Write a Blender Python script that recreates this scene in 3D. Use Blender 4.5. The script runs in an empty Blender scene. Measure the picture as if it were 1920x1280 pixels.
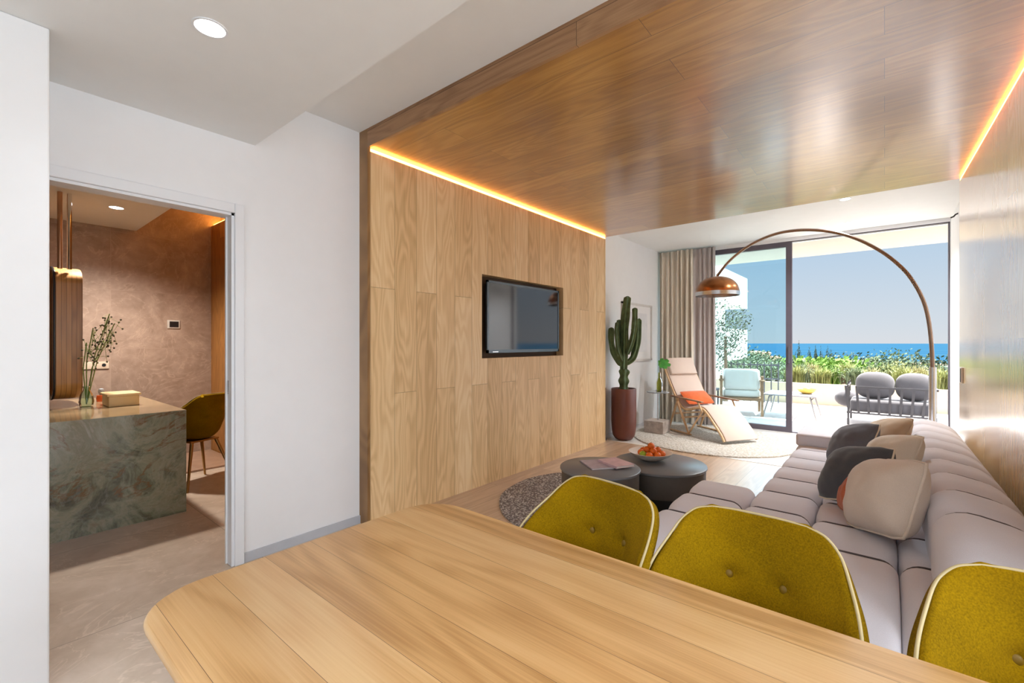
import bpy, bmesh, math, random
from mathutils import Vector, Matrix, noise as mnoise

random.seed(7)
PI = math.pi
SC = bpy.context.scene
COL = SC.collection

# ------------------------------------------------------------------ camera
cam_d = bpy.data.cameras.new('camera')
cam = bpy.data.objects.new('camera', cam_d)
COL.objects.link(cam)
cam.location = (0, 0, 1.3)
cam.rotation_euler = (PI / 2, 0, math.radians(39.52))
cam_d.sensor_width = 36
cam_d.lens = 846.7 * 36 / 1920
cam_d.shift_y = 2.65 / 1920
cam_d.clip_start = 0.02
cam_d.clip_end = 60000
SC.camera = cam

# ------------------------------------------------------------------ view + world + sun
SC.view_settings.view_transform = 'Standard'
SC.view_settings.look = 'None'
SC.view_settings.exposure = 0.1
SC.view_settings.gamma = 1.0
SC.view_settings.use_curve_mapping = False
SC.cycles.max_bounces = 10
SC.cycles.diffuse_bounces = 5
SC.cycles.glossy_bounces = 4
SC.cycles.transparent_max_bounces = 12
SC.cycles.sample_clamp_indirect = 6.0
SC.cycles.use_denoising = True
SC.cycles.caustics_reflective = False
SC.cycles.caustics_refractive = False

world = bpy.data.worlds.new('sky')
SC.world = world
world.use_nodes = True
wn = world.node_tree.nodes
wl = world.node_tree.links
wn.clear()
w_out = wn.new('ShaderNodeOutputWorld')
w_bg = wn.new('ShaderNodeBackground')
w_tc = wn.new('ShaderNodeTexCoord')
w_sep = wn.new('ShaderNodeSeparateXYZ')
w_rmp = wn.new('ShaderNodeValToRGB')
wl.new(w_tc.outputs['Generated'], w_sep.inputs[0])
wl.new(w_sep.outputs['Z'], w_rmp.inputs[0])
wl.new(w_rmp.outputs[0], w_bg.inputs[0])
wl.new(w_bg.outputs[0], w_out.inputs[0])
cr = w_rmp.color_ramp
cr.elements[0].position = 0.0
cr.elements[0].color = (0.66, 0.69, 0.73, 1)
cr.elements[1].position = 0.17
cr.elements[1].color = (0.46, 0.60, 0.75, 1)
e = cr.elements.new(0.24); e.color = (3.2, 3.5, 3.9, 1)
e = cr.elements.new(0.5); e.color = (5.2, 5.6, 6.2, 1)
e = cr.elements.new(0.03); e.color = (0.62, 0.68, 0.74, 1)
w_bg.inputs[1].default_value = 1.0

sun_d = bpy.data.lights.new('sun', 'SUN')
sun_d.energy = 19.0
sun_d.angle = math.radians(0.6)
sun_d.color = (1.0, 0.95, 0.87)
sun = bpy.data.objects.new('sun', sun_d)
COL.objects.link(sun)
sun.rotation_euler = Vector((0.30, 0.22, 1.0)).to_track_quat('Z', 'Y').to_euler()


def area(name, loc, target, sx, sy, power, color):
    d = bpy.data.lights.new(name, 'AREA')
    d.shape = 'RECTANGLE'
    d.size, d.size_y, d.energy, d.color = sx, sy, power, color
    o = bpy.data.objects.new(name, d)
    COL.objects.link(o)
    o.location = loc
    o.rotation_euler = (Vector(loc) - Vector(target)).to_track_quat('Z', 'Y').to_euler()
    return o


# fill lights added as daylight in assumed, unseen openings behind and beside the camera
area('fill_light_back', (1.0, -2.35, 1.5), (0.4, 3, 1.3), 3.6, 1.9, 7, (0.84, 0.92, 1.0))
area('fill_light_side', (2.95, 0.93, 1.5), (-2.9, 1.5, 1.5), 1.6, 2.0, 76, (0.84, 0.92, 1.0))
# sky portals: emit nothing, only steer sampling to the big opening
po = area('window_sampling_portal', (-0.8, 7.75, 1.4), (-0.8, 0, 1.4), 3.0, 2.75, 1, (1, 1, 1))
po.data.cycles.is_portal = True


# ------------------------------------------------------------------ mesh builder
class MB:
    def __init__(s):
        s.v = []
        s.f = []

    def add(s, vs, fs):
        n = len(s.v)
        s.v += [tuple(p) for p in vs]
        s.f += [tuple(i + n for i in f) for f in fs]
        return s

    def box(s, x0, x1, y0, y1, z0, z1):
        vs = [(x, y, z) for z in (z0, z1) for y in (y0, y1) for x in (x0, x1)]
        return s.add(vs, [(0, 2, 3, 1), (4, 5, 7, 6), (0, 1, 5, 4), (2, 6, 7, 3), (0, 4, 6, 2), (1, 3, 7, 5)])

    def rbox(s, x0, x1, y0, y1, z0, z1, r=0.01, seg=3):
        bm = bmesh.new()
        bmesh.ops.create_cube(bm, size=1)
        for v in bm.verts:
            v.co = ((x0 + x1) / 2 + v.co.x * (x1 - x0), (y0 + y1) / 2 + v.co.y * (y1 - y0), (z0 + z1) / 2 + v.co.z * (z1 - z0))
        r = min(r, 0.49 * min(x1 - x0, y1 - y0, z1 - z0))
        bmesh.ops.bevel(bm, geom=list(bm.edges), offset=r, segments=seg, profile=0.5, affect='EDGES')
        return s.frombm(bm)

    def frombm(s, bm):
        bm.verts.ensure_lookup_table()
        vs = [v.co[:] for v in bm.verts]
        fs = [[v.index for v in f.verts] for f in bm.faces]
        bm.free()
        return s.add(vs, fs)

    def tube(s, pts, r, n=8, closed=False, caps=True):
        pts = [Vector(p) for p in pts]
        m = len(pts)
        rs = r if isinstance(r, (list, tuple)) else [r] * m
        tang = []
        for i in range(m):
            if closed:
                t = pts[(i + 1) % m] - pts[(i - 1) % m]
            else:
                t = pts[min(i + 1, m - 1)] - pts[max(i - 1, 0)]
            tang.append(t.normalized() if t.length > 1e-9 else Vector((0, 0, 1)))
        t0 = tang[0]
        a = Vector((0, 0, 1)) if abs(t0.z) < 0.9 else Vector((1, 0, 0))
        nrm = (a - t0 * a.dot(t0)).normalized()
        vs = []
        for i in range(m):
            t = tang[i]
            nrm = nrm - t * nrm.dot(t)
            if nrm.length < 1e-6:
                nrm = t.orthogonal()
            nrm.normalize()
            b = t.cross(nrm)
            for k in range(n):
                q = 2 * PI * k / n
                vs.append(pts[i] + (nrm * math.cos(q) + b * math.sin(q)) * rs[i])
        fs = []
        for i in range(m if closed else m - 1):
            for k in range(n):
                j = (i + 1) % m
                fs.append((i * n + k, i * n + (k + 1) % n, j * n + (k + 1) % n, j * n + k))
        if caps and not closed:
            fs.append(tuple(reversed(range(n))))
            fs.append(tuple((m - 1) * n + k for k in range(n)))
        return s.add(vs, fs)

    def lathe(s, prof, n=32, c=(0, 0, 0)):
        vs, idx = [], []
        for r, z in prof:
            if r < 1e-6:
                idx.append([len(vs)] * n)
                vs.append((c[0], c[1], c[2] + z))
            else:
                idx.append(list(range(len(vs), len(vs) + n)))
                vs += [(c[0] + r * math.cos(2 * PI * k / n), c[1] + r * math.sin(2 * PI * k / n), c[2] + z) for k in range(n)]
        fs = []
        for a, b in zip(idx, idx[1:]):
            for k in range(n):
                q = [a[k], a[(k + 1) % n], b[(k + 1) % n], b[k]]
                o = []
                for i in q:
                    if i not in o:
                        o.append(i)
                if len(o) > 2:
                    fs.append(tuple(o))
        return s.add(vs, fs)

    def loft(s, rings, caps=True, closed=True):
        n = len(rings[0])
        vs = [p for r in rings for p in r]
        fs = []
        for i in range(len(rings) - 1):
            for k in range(n if closed else n - 1):
                fs.append((i * n + k, i * n + (k + 1) % n, (i + 1) * n + (k + 1) % n, (i + 1) * n + k))
        if caps:
            fs.append(tuple(reversed(range(n))))
            fs.append(tuple((len(rings) - 1) * n + k for k in range(n)))
        return s.add(vs, fs)

    def ball(s, c, r, u=12, v=8, sc=(1, 1, 1)):
        prof = [(max(0, r * math.sin(PI * i / v)), -r * math.cos(PI * i / v)) for i in range(v + 1)]
        prof[0] = (0, -r); prof[-1] = (0, r)
        m = MB().lathe(prof, u)
        return s.add([(c[0] + p[0] * sc[0], c[1] + p[1] * sc[1], c[2] + p[2] * sc[2]) for p in m.v], m.f)

    def xf(s, M):
        s.v = [tuple(M @ Vector(p)) for p in s.v]
        return s

    def prism(s, poly, z0, z1):
        n = len(poly)
        vs = [(x, y, z0) for x, y in poly] + [(x, y, z1) for x, y in poly]
        fs = [tuple(reversed(range(n))), tuple(range(n, 2 * n))]
        fs += [(k, (k + 1) % n, n + (k + 1) % n, n + k) for k in range(n)]
        return s.add(vs, fs)


def world_of(o):
    p = Vector((0, 0, 0))
    while o is not None:
        p += o.location
        o = o.parent
    return p


def obj(name, mb, m, parent=None, smooth=None, local=False, fix=True):
    me = bpy.data.meshes.new(name)
    off = Vector((0, 0, 0)) if (parent is None or local) else world_of(parent)
    me.from_pydata([tuple(Vector(p) - off) for p in mb.v], [], mb.f)
    if fix:
        bm = bmesh.new(); bm.from_mesh(me)
        bmesh.ops.recalc_face_normals(bm, faces=bm.faces)
        bm.to_mesh(me); bm.free()
    if smooth is not None:
        for p in me.polygons:
            p.use_smooth = True
        me.set_sharp_from_angle(angle=math.radians(smooth))
    me.materials.append(m)
    o = bpy.data.objects.new(name, me)
    COL.objects.link(o)
    if parent is not None:
        o.parent = parent
    return o


def tag(o, label, cat, group=None, kind=None):
    o['label'] = label
    o['category'] = cat
    if group:
        o['group'] = group
    if kind:
        o['kind'] = kind
    return o


def thing(name, label, cat, loc=(0, 0, 0), rz=0, group=None):
    o = bpy.data.objects.new(name, None)
    COL.objects.link(o)
    o.location = loc
    o.rotation_euler = (0, 0, rz)
    o.empty_display_size = 0.1
    return tag(o, label, cat, group)


def struct(name, mb, m, parent=None, smooth=None):
    o = obj(name, mb, m, parent, smooth)
    if parent is None:
        o['kind'] = 'structure'
    return o


def dup(root, loc, rz, label, group=None, scale=None):
    r = root.copy(); COL.objects.link(r)
    r.location = loc; r.rotation_euler = (0, 0, rz)
    r['label'] = label
    if group: r['group'] = group
    if scale: r.scale = scale
    for ch in list(root.children):
        c = ch.copy(); COL.objects.link(c); c.parent = r
        for g in list(ch.children):
            d = g.copy(); COL.objects.link(d); d.parent = c
    return r


# ------------------------------------------------------------------ materials
class N:
    """small helper to build node materials"""
    def __init__(s, name, rough=0.5, metal=0.0, spec=0.5):
        s.m = bpy.data.materials.new(name)
        s.m.use_nodes = True
        s.t = s.m.node_tree
        s.n, s.l = s.t.nodes, s.t.links
        s.b = s.n['Principled BSDF']
        s.out = s.n['Material Output']
        s.b.inputs['Roughness'].default_value = rough
        s.b.inputs['Metallic'].default_value = metal
        s.b.inputs['Specular IOR Level'].default_value = spec
        s._c = None

    def node(s, t, **k):
        n = s.n.new(t)
        for a, b in k.items():
            setattr(n, a, b)
        return n

    def co(s, sc=(1, 1, 1), perm=None, loc=(0, 0, 0)):
        tc = s.node('ShaderNodeTexCoord')
        src = tc.outputs['Object']
        if perm:
            sp = s.node('ShaderNodeSeparateXYZ'); cb = s.node('ShaderNodeCombineXYZ')
            s.l.new(src, sp.inputs[0])
            for i, a in enumerate(perm):
                s.l.new(sp.outputs[a], cb.inputs[i])
            src = cb.outputs[0]
        mp = s.node('ShaderNodeMapping')
        mp.inputs['Scale'].default_value = sc
        mp.inputs['Location'].default_value = loc
        s.l.new(src, mp.inputs[0])
        return mp.outputs[0]

    def noise(s, vec, scale=5, detail=4, rough=0.5, dist=0.0):
        n = s.node('ShaderNodeTexNoise')
        n.inputs['Scale'].default_value = scale
        n.inputs['Detail'].default_value = detail
        n.inputs['Roughness'].default_value = rough
        n.inputs['Distortion'].default_value = dist
        if vec is not None:
            s.l.new(vec, n.inputs['Vector'])
        return n.outputs['Fac']

    def math(s, op, a, b=None, c=None):
        n = s.node('ShaderNodeMath', operation=op)
        for i, x in enumerate((a, b, c)):
            if x is None:
                continue
            if isinstance(x, (int, float)):
                n.inputs[i].default_value = x
            else:
                s.l.new(x, n.inputs[i])
        return n.outputs[0]

    def ramp(s, fac, stops):
        n = s.node('ShaderNodeValToRGB')
        s.l.new(fac, n.inputs[0])
        r = n.color_ramp
        while len(r.elements) < len(stops):
            r.elements.new(0.5)
        for el, (p, c) in zip(r.elements, stops):
            el.position = p
            el.color = (c[0], c[1], c[2], 1) if not isinstance(c, (int, float)) else (c, c, c, 1)
        return n.outputs[0]

    def mix(s, fac, a, b, mode='MIX'):
        n = s.node('ShaderNodeMix', data_type='RGBA', blend_type=mode)
        for i, x in ((0, fac), (6, a), (7, b)):
            if isinstance(x, (int, float)):
                n.inputs[i].default_value = x
            elif isinstance(x, tuple):
                n.inputs[i].default_value = (x[0], x[1], x[2], 1)
            else:
                s.l.new(x, n.inputs[i])
        return n.outputs[2]

    def color(s, c):
        if isinstance(c, tuple):
            s.b.inputs['Base Color'].default_value = (c[0], c[1], c[2], 1)
        else:
            s.l.new(c, s.b.inputs['Base Color'])
        return s

    def rough(s, r):
        s.l.new(r, s.b.inputs['Roughness'])
        return s

    def bump(s, h, strength=0.3, dist=0.01):
        b = s.node('ShaderNodeBump')
        b.inputs['Strength'].default_value = strength
        b.inputs['Distance'].default_value = dist
        s.l.new(h, b.inputs['Height'])
        s.l.new(b.outputs[0], s.b.inputs['Normal'])
        return s


def plain(name, c, rough=0.5, metal=0.0, var=0.05, scale=8, spec=0.5, bump=0.0):
    k = N(name, rough, metal, spec)
    f = k.noise(k.co(), scale, 3)
    lo = tuple(max(0, x * (1 - var)) for x in c)
    hi = tuple(x * (1 + var) for x in c)
    k.color(k.ramp(f, [(0.3, lo), (0.7, hi)]))
    if bump:
        k.bump(k.noise(k.co(), scale * 25, 2), bump, 0.004)
    return k.m


def emit(name, c, s):
    m = bpy.data.materials.new(name)
    m.use_nodes = True
    b = m.node_tree.nodes['Principled BSDF']
    b.inputs['Base Color'].default_value = (c[0], c[1], c[2], 1)
    b.inputs['Emission Color'].default_value = (c[0], c[1], c[2], 1)
    b.inputs['Emission Strength'].default_value = s
    return m


def oak(name, perm, cols, length=2.4, width=0.2, rough=0.3, grain=1.0, spec=0.5, gap=0.0012, offset=0.37, coat=0.0, loc=(0, 0, 0), tonevar=1.0):
    """perm puts the grain direction first, the direction across the boards second"""
    k = N(name, rough, 0, spec)
    base = k.co(perm=perm, loc=loc)
    br = k.node('ShaderNodeTexBrick')
    br.offset = offset
    br.offset_frequency = 2
    br.squash = 1.0
    for i, v in (('Scale', 1.0), ('Mortar Size', gap), ('Mortar Smooth', 0.1), ('Bias', 0.0), ('Brick Width', length), ('Row Height', width)):
        br.inputs[i].default_value = v
    br.inputs['Color1'].default_value = (0, 0, 0, 1)
    br.inputs['Color2'].default_value = (1, 1, 1, 1)
    br.inputs['Mortar'].default_value = (0.5, 0.5, 0.5, 1)
    k.l.new(base, br.inputs['Vector'])
    rnd = k.node('ShaderNodeSeparateColor')
    k.l.new(br.outputs['Color'], rnd.inputs[0])
    rv = rnd.outputs[0]
    # shift the grain in every board
    sh = k.node('ShaderNodeCombineXYZ')
    k.l.new(k.math('MULTIPLY', rv, 37.0), sh.inputs[2])
    k.l.new(k.math('MULTIPLY', rv, 11.0), sh.inputs[0])
    add = k.node('ShaderNodeVectorMath', operation='ADD')
    k.l.new(base, add.inputs[0]); k.l.new(sh.outputs[0], add.inputs[1])

    def scl(x, y, z):
        m = k.node('ShaderNodeVectorMath', operation='MULTIPLY')
        k.l.new(add.outputs[0], m.inputs[0])
        m.inputs[1].default_value = (x, y, z)
        return m.outputs[0]
    rings = k.noise(scl(0.75, 4.5, 1), 1.0, 2, 0.45, 0.15)
    rings = k.math('SINE', k.math('MULTIPLY', rings, 95.0 * grain))
    rings = k.math('MULTIPLY_ADD', rings, 0.5, 0.5)
    fib = k.noise(scl(3.0, 190.0, 1), 1.0, 3, 0.6)
    soft = k.noise(scl(0.5, 7.0, 1), 1.0, 3)
    fac = k.math('ADD', k.math('MULTIPLY', rings, 0.17), k.math('MULTIPLY', fib, 0.50))
    fac = k.math('ADD', fac, k.math('MULTIPLY', soft, 0.45))
    fac = k.math('ADD', fac, k.math('MULTIPLY', k.math('SUBTRACT', rv, 0.5), 0.26 * tonevar))
    c = k.ramp(fac, [(0.28, cols[0]), (0.56, cols[1]), (0.84, cols[2])])
    c = k.mix(br.outputs['Fac'], c, tuple(x * 0.35 for x in cols[0]))
    k.color(c)
    k.bump(k.math('ADD', k.math('MULTIPLY', fac, 0.35), k.math('MULTIPLY', br.outputs['Fac'], -1.0)), 0.18, 0.002)
    if coat:
        k.b.inputs['Coat Weight'].default_value = coat
        k.b.inputs['Coat Roughness'].default_value = 0.19
        k.b.inputs['Coat IOR'].default_value = 1.7
    return k.m


def fabric(name, c, weave=900, var=0.12, rough=0.9, bump=0.25, patch=6, sheen=0.3):
    k = N(name, rough, 0, 0.12)
    f = k.noise(k.co(), weave, 2)
    g = k.noise(k.co(), patch, 3)
    h = k.math('ADD', k.math('MULTIPLY', f, 0.6), k.math('MULTIPLY', g, 0.4))
    k.color(k.ramp(h, [(0.3, tuple(x * (1 - var) for x in c)), (0.7, tuple(x * (1 + var) for x in c))]))
    k.b.inputs['Sheen Weight'].default_value = sheen
    k.bump(f, bump, 0.002)
    return k.m


def glass(name, tint, refl=1.0):
    m = bpy.data.materials.new(name)
    m.use_nodes = True
    n, l = m.node_tree.nodes, m.node_tree.links
    n.clear()
    o = n.new('ShaderNodeOutputMaterial'); t = n.new('ShaderNodeBsdfTransparent')
    g = n.new('ShaderNodeBsdfGlossy'); x = n.new('ShaderNodeMixShader'); f = n.new('ShaderNodeFresnel')
    t.inputs[0].default_value = (*tint, 1)
    g.inputs['Roughness'].default_value = 0.01
    f.inputs[0].default_value = 1.4
    l.new(f.outputs[0], x.inputs[0]); l.new(t.outputs[0], x.inputs[1]); l.new(g.outputs[0], x.inputs[2])
    l.new(x.outputs[0], o.inputs[0])
    return m


WHITE = plain('white_paint', (0.84, 0.85, 0.865), 0.6, var=0.01)
CEIL = plain('ceiling_paint', (0.83, 0.84, 0.83), 0.7, var=0.01)
TRIMW = plain('white_lacquer', (0.80, 0.82, 0.85), 0.35, var=0.01)
OAKC = ((0.56, 0.355, 0.165), (0.76, 0.53, 0.275), (0.88, 0.68, 0.41))
OAK_WALL = oak('oak_wall', 'ZYX', OAKC, 2.1, 0.205, 0.42, 1.0, loc=(0.4, 0.0, 0))
OAK_WALL_R = oak('oak_wall_glossy', 'ZYX', OAKC, 2.1, 0.205, 0.24, 1.0, spec=0.7, coat=1.0)
OAK_CEIL = oak('oak_ceiling', 'XYZ', ((0.28, 0.11, 0.008), (0.41, 0.185, 0.018), (0.55, 0.29, 0.055)), 2.2, 0.22, 0.33, 0.8, spec=0.8, coat=1.0)
OAK_FRAME = oak('oak_frame', 'ZYX', ((0.2, 0.10, 0.035), (0.33, 0.18, 0.07), (0.45, 0.26, 0.11)), 3, 1.0, 0.4)
OAK_TABLE = oak('oak_table', 'XYZ', ((0.45, 0.24, 0.085), (0.64, 0.385, 0.165), (0.73, 0.49, 0.24)), 6.0, 0.118, 0.33, 0.75, spec=0.4, gap=0.0005, loc=(2, 0.03, 0), tonevar=1.2)
OAK_FLOOR = oak('oak_floor', 'YXZ', ((0.42, 0.27, 0.17), (0.54, 0.37, 0.24), (0.64, 0.47, 0.33)), 1.9, 0.21, 0.28, 0.6, spec=0.6, coat=0.3)
BATH_OAK = oak('bath_oak', 'ZXY', ((0.25, 0.10, 0.02), (0.42, 0.19, 0.045), (0.55, 0.27, 0.08)), 4, 0.25, 0.4)
PALEWOOD = oak('pale_beech', 'XYZ', ((0.55, 0.33, 0.16), (0.70, 0.46, 0.25), (0.80, 0.57, 0.34)), 9, 0.6, 0.4, 0.5)
MIRROR_WOOD = oak('mirror_rim_wood', 'ZYX', ((0.30, 0.13, 0.03), (0.46, 0.22, 0.06), (0.58, 0.31, 0.10)), 4, 0.03, 0.4, 0.5)
WALNUT = oak('brown_wood', 'XYZ', ((0.16, 0.07, 0.03), (0.28, 0.14, 0.06), (0.38, 0.2, 0.1)), 9, 0.5, 0.45, 0.5)
STEEL = plain('brushed_steel', (0.62, 0.63, 0.65), 0.25, 1.0)
CHROME = plain('chrome', (0.85, 0.86, 0.88), 0.08, 1.0, var=0.01)
DARKMETAL = plain('dark_grey_metal', (0.10, 0.095, 0.11), 0.45, 0.5)
BLACK = plain('black_plastic', (0.012, 0.012, 0.014), 0.3)
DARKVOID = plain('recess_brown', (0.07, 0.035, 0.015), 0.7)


def stone_tiles(name, perm, tw, th, cols, rough, grout=0.003, gcol=(0.35, 0.3, 0.25), sc=1.0, loc=(0, 0, 0), spec=0.5):
    k = N(name, rough, 0, spec)
    b = k.co(perm=perm, loc=loc)
    br = k.node('ShaderNodeTexBrick')
    br.offset = 0.0
    for i, v in (('Scale', 1.0), ('Mortar Size', grout), ('Mortar Smooth', 0.1), ('Bias', 0.0), ('Brick Width', tw), ('Row Height', th)):
        br.inputs[i].default_value = v
    br.inputs['Color1'].default_value = (0, 0, 0, 1); br.inputs['Color2'].default_value = (1, 1, 1, 1)
    k.l.new(b, br.inputs['Vector'])
    sp = k.node('ShaderNodeSeparateColor'); k.l.new(br.outputs['Color'], sp.inputs[0])
    off = k.node('ShaderNodeCombineXYZ'); k.l.new(k.math('MULTIPLY', sp.outputs[0], 9.0), off.inputs[2])
    ad = k.node('ShaderNodeVectorMath', operation='ADD'); k.l.new(b, ad.inputs[0]); k.l.new(off.outputs[0], ad.inputs[1])
    big = k.noise(ad.outputs[0], 1.6 * sc, 6, 0.6, 1.2)
    fine = k.noise(ad.outputs[0], 9 * sc, 5, 0.6, 0.6)
    f = k.math('ADD', k.math('MULTIPLY', big, 0.62), k.math('MULTIPLY', fine, 0.38))
    c = k.ramp(f, [(0.34, cols[0]), (0.5, cols[1]), (0.66, cols[2])])
    vein = k.noise(ad.outputs[0], 1.1 * sc, 5, 0.6, 2.5)
    vein = k.math('ABSOLUTE', k.math('SUBTRACT', vein, 0.5))
    vf = k.ramp(vein, [(0.0, 0.35), (0.012, 0.0)])
    c = k.mix(vf, c, tuple(min(1, x * 1.35) for x in cols[2]))
    k.color(k.mix(br.outputs['Fac'], c, gcol))
    k.bump(k.math('MULTIPLY', br.outputs['Fac'], -1.0), 0.2, 0.002)
    return k.m


FLOOR_STONE = stone_tiles('beige_stone_floor', 'XYZ', 1.2, 1.2, ((0.40, 0.32, 0.25), (0.50, 0.42, 0.34), (0.60, 0.52, 0.45)), 0.35, 0.003, (0.3, 0.25, 0.2), loc=(0.33, 0.05, 0))
FLOOR_LIGHT = stone_tiles('pale_stone_floor', 'XYZ', 1.2, 0.6, ((0.58, 0.54, 0.49), (0.66, 0.62, 0.57), (0.74, 0.71, 0.67)), 0.3, 0.002, (0.5, 0.46, 0.4))
BATH_TILE = stone_tiles('taupe_wall_tiles', 'YZX', 1.2, 0.62, ((0.29, 0.21, 0.165), (0.38, 0.285, 0.23), (0.48, 0.375, 0.31)), 0.45, 0.003, (0.42, 0.32, 0.26), 1.4, loc=(0.22, 0.0, 0))
TERRACE = stone_tiles('terrace_tiles', 'XYZ', 0.6, 0.6, ((0.55, 0.5, 0.48), (0.62, 0.57, 0.55), (0.7, 0.66, 0.62)), 0.6, 0.004, (0.4, 0.38, 0.36))


def marble():
    k = N('green_grey_marble', 0.12, 0, 0.6)
    b = k.co()
    w = k.noise(b, 1.1, 5, 0.6, 2.2)
    f = k.noise(b, 3.0, 8, 0.65, 3.5)
    g = k.math('ADD', k.math('MULTIPLY', w, 0.45), k.math('MULTIPLY', f, 0.55))
    c = k.ramp(g, [(0.36, (0.05, 0.052, 0.032)), (0.45, (0.17, 0.175, 0.11)), (0.51, (0.27, 0.265, 0.18)), (0.57, (0.21, 0.19, 0.115)), (0.66, (0.44, 0.42, 0.34))])
    v = k.noise(k.co(sc=(1, 1, 2.4), loc=(3, 1, 2)), 1.3, 6, 0.6, 2.0)
    v = k.math('ABSOLUTE', k.math('SUBTRACT', v, 0.5))
    vf = k.ramp(v, [(0.0, 0.95), (0.03, 0.0)])
    msk = k.ramp(k.noise(k.co(loc=(9, 4, 1)), 2.2, 2), [(0.47, 0.0), (0.58, 1.0)])
    vf = k.math('MULTIPLY', vf, msk)
    c = k.mix(vf, c, (0.17, 0.085, 0.03))
    v2 = k.noise(k.co(loc=(5, 8, 2)), 2.1, 7, 0.62, 3.0)
    v2 = k.math('ABSOLUTE', k.math('SUBTRACT', v2, 0.5))
    c = k.mix(k.ramp(v2, [(0.0, 0.22), (0.03, 0.0)]), c, (0.40, 0.40, 0.34))
    k.color(c)
    return k.m


MARBLE = marble()
MARBLE_TOP = plain('warm_polished_marble', (0.36, 0.27, 0.16), 0.10, var=0.35, scale=3, spec=0.8)
MUSTARD = fabric('mustard_wool', (0.235, 0.135, 0.001), 300, 0.42, 1.0, 0.35, 5, 0.0)
PIPING = plain('pale_piping', (0.52, 0.42, 0.22), 0.6)
SOFA_FAB = fabric('lilac_grey_fabric', (0.70, 0.68, 0.73), 500, 0.07, 0.9, 0.2, 3, 0.25)
BEIGE_LINEN = fabric('beige_linen', (0.66, 0.555, 0.46), 420, 0.10)
PALE_LINEN = fabric('pale_linen', (0.76, 0.70, 0.60), 420, 0.10)
TAN_LINEN = fabric('tan_linen', (0.54, 0.42, 0.30), 420, 0.10)
CHARCOAL = fabric('charcoal_linen', (0.075, 0.08, 0.09), 420, 0.18)
SLATE = fabric('slate_linen', (0.14, 0.15, 0.18), 420, 0.15)
RUST = fabric('rust_linen', (0.50, 0.11, 0.03), 420, 0.12)
ORANGE_FAB = fabric('orange_red_fabric', (0.66, 0.13, 0.035), 160, 0.25)
CREAM_LEATHER = fabric('cream_pink_canvas', (0.64, 0.51, 0.43), 300, 0.05, 0.7, 0.1)
CURTAIN_B = fabric('beige_curtain', (0.76, 0.69, 0.58), 300, 0.06)
CURTAIN_G = fabric('grey_brown_curtain', (0.50, 0.45, 0.44), 300, 0.06)


# ------------------------------------------------------------------ setting: floor, walls, ceilings
XA, XW = -2.93, -2.83          # white left wall face, oak panel face
Y1, Y2, YW = 1.84, 5.36, 7.60  # portal start, portal end, window plane
HB, HC, HW = 2.49, 2.82, 2.69  # low ceiling, white ceiling, oak ceiling
XR2 = 0.62                     # white right wall beyond the portal
BX = -6.29                     # bathroom back wall


def xr(y):                     # the oak panel on the right stands very slightly askew
    return 0.488 + (5.378 - y) * 0.0243


struct('floor', MB().box(-6.5, 3.2, -2.6, Y1, -0.1, 0).box(-6.5, XA, Y1, 3.0, -0.1, 0), FLOOR_STONE)
struct('floor', MB().box(XA - 0.05, 0.75, Y1, Y2 + 0.12, -0.1, 0), OAK_FLOOR)
struct('floor', MB().box(XA - 0.1, 0.9, Y2 + 0.12, YW + 0.1, -0.1, 0), FLOOR_LIGHT)
struct('trim_1', MB().box(XA, 0.6, Y2 + 0.11, Y2 + 0.135, 0.0, 0.003), plain('pale_threshold', (0.8, 0.76, 0.68), 0.4))
# left white wall with the door opening (Y 0.10 .. 1.0, z < 2.1)
DY0, DY1, DH = 0.08, 1.0, 2.055
struct('wall_left', MB().box(XA - 0.1, XA, -2.5, DY0, 0, HC + 0.1).box(XA - 0.1, XA, DY0, DY1, DH, HC + 0.1)
       .box(XA - 0.1, XA, DY1, Y1, 0, HC + 0.1), WHITE)
struct('wall_left', MB().box(XA - 0.1, XA, Y2, YW + 0.2, 0, HC + 0.1).box(XA - 0.1, XA, Y1, Y2, 0, HC + 0.1), WHITE)
# near projecting wall at the far left
struct('wall_left_near', MB().rbox(XA, -2.44, -2.5, 0.205, 0, HB, 0.006, 2), WHITE)
# oak panel wall with the recess for the screen
TY0, TY1, TZ0, TZ1 = 3.0, 4.35, 1.158, 1.928
struct('wall_left_oak', MB().box(XA, XW, Y1, TY0, 0, 2.665).box(XA, XW, TY1, Y2, 0, 2.665)
       .box(XA, XW, TY0, TY1, 0, TZ0).box(XA, XW, TY0, TY1, TZ1, 2.665), OAK_WALL)
struct('trim_2', MB().box(XA, XW + 0.002, Y1 - 0.022, Y1, 0, HC), OAK_FRAME)
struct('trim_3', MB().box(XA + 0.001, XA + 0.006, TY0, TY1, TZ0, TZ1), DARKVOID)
# oak ceiling with its front edge board
struct('ceiling_oak', MB().box(XA, 0.75, Y1, Y2, HW, HC + 0.05), OAK_CEIL)
struct('trim_4', MB().box(XW, 0.75, Y1 - 0.022, Y1, HW, HC), oak('oak_edge', 'XZY', ((0.22, 0.11, 0.05), (0.36, 0.2, 0.10), (0.45, 0.27, 0.14)), 3, 0.4, 0.4))
# right oak panel wall
q = [(xr(Y1), Y1), (xr(Y2), Y2), (0.85, Y2), (0.85, Y1)]
struct('wall_right_oak', MB().prism(q, 0, 2.662), OAK_WALL_R)
struct('wall_right', MB().box(XR2, 0.85, Y2, YW + 0.2, 0, HC + 0.1), WHITE)
struct('wall_right_hall', MB().box(0.85, 3.1, Y1, Y1 + 0.2, 0, HC + 0.1), WHITE)
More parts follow.
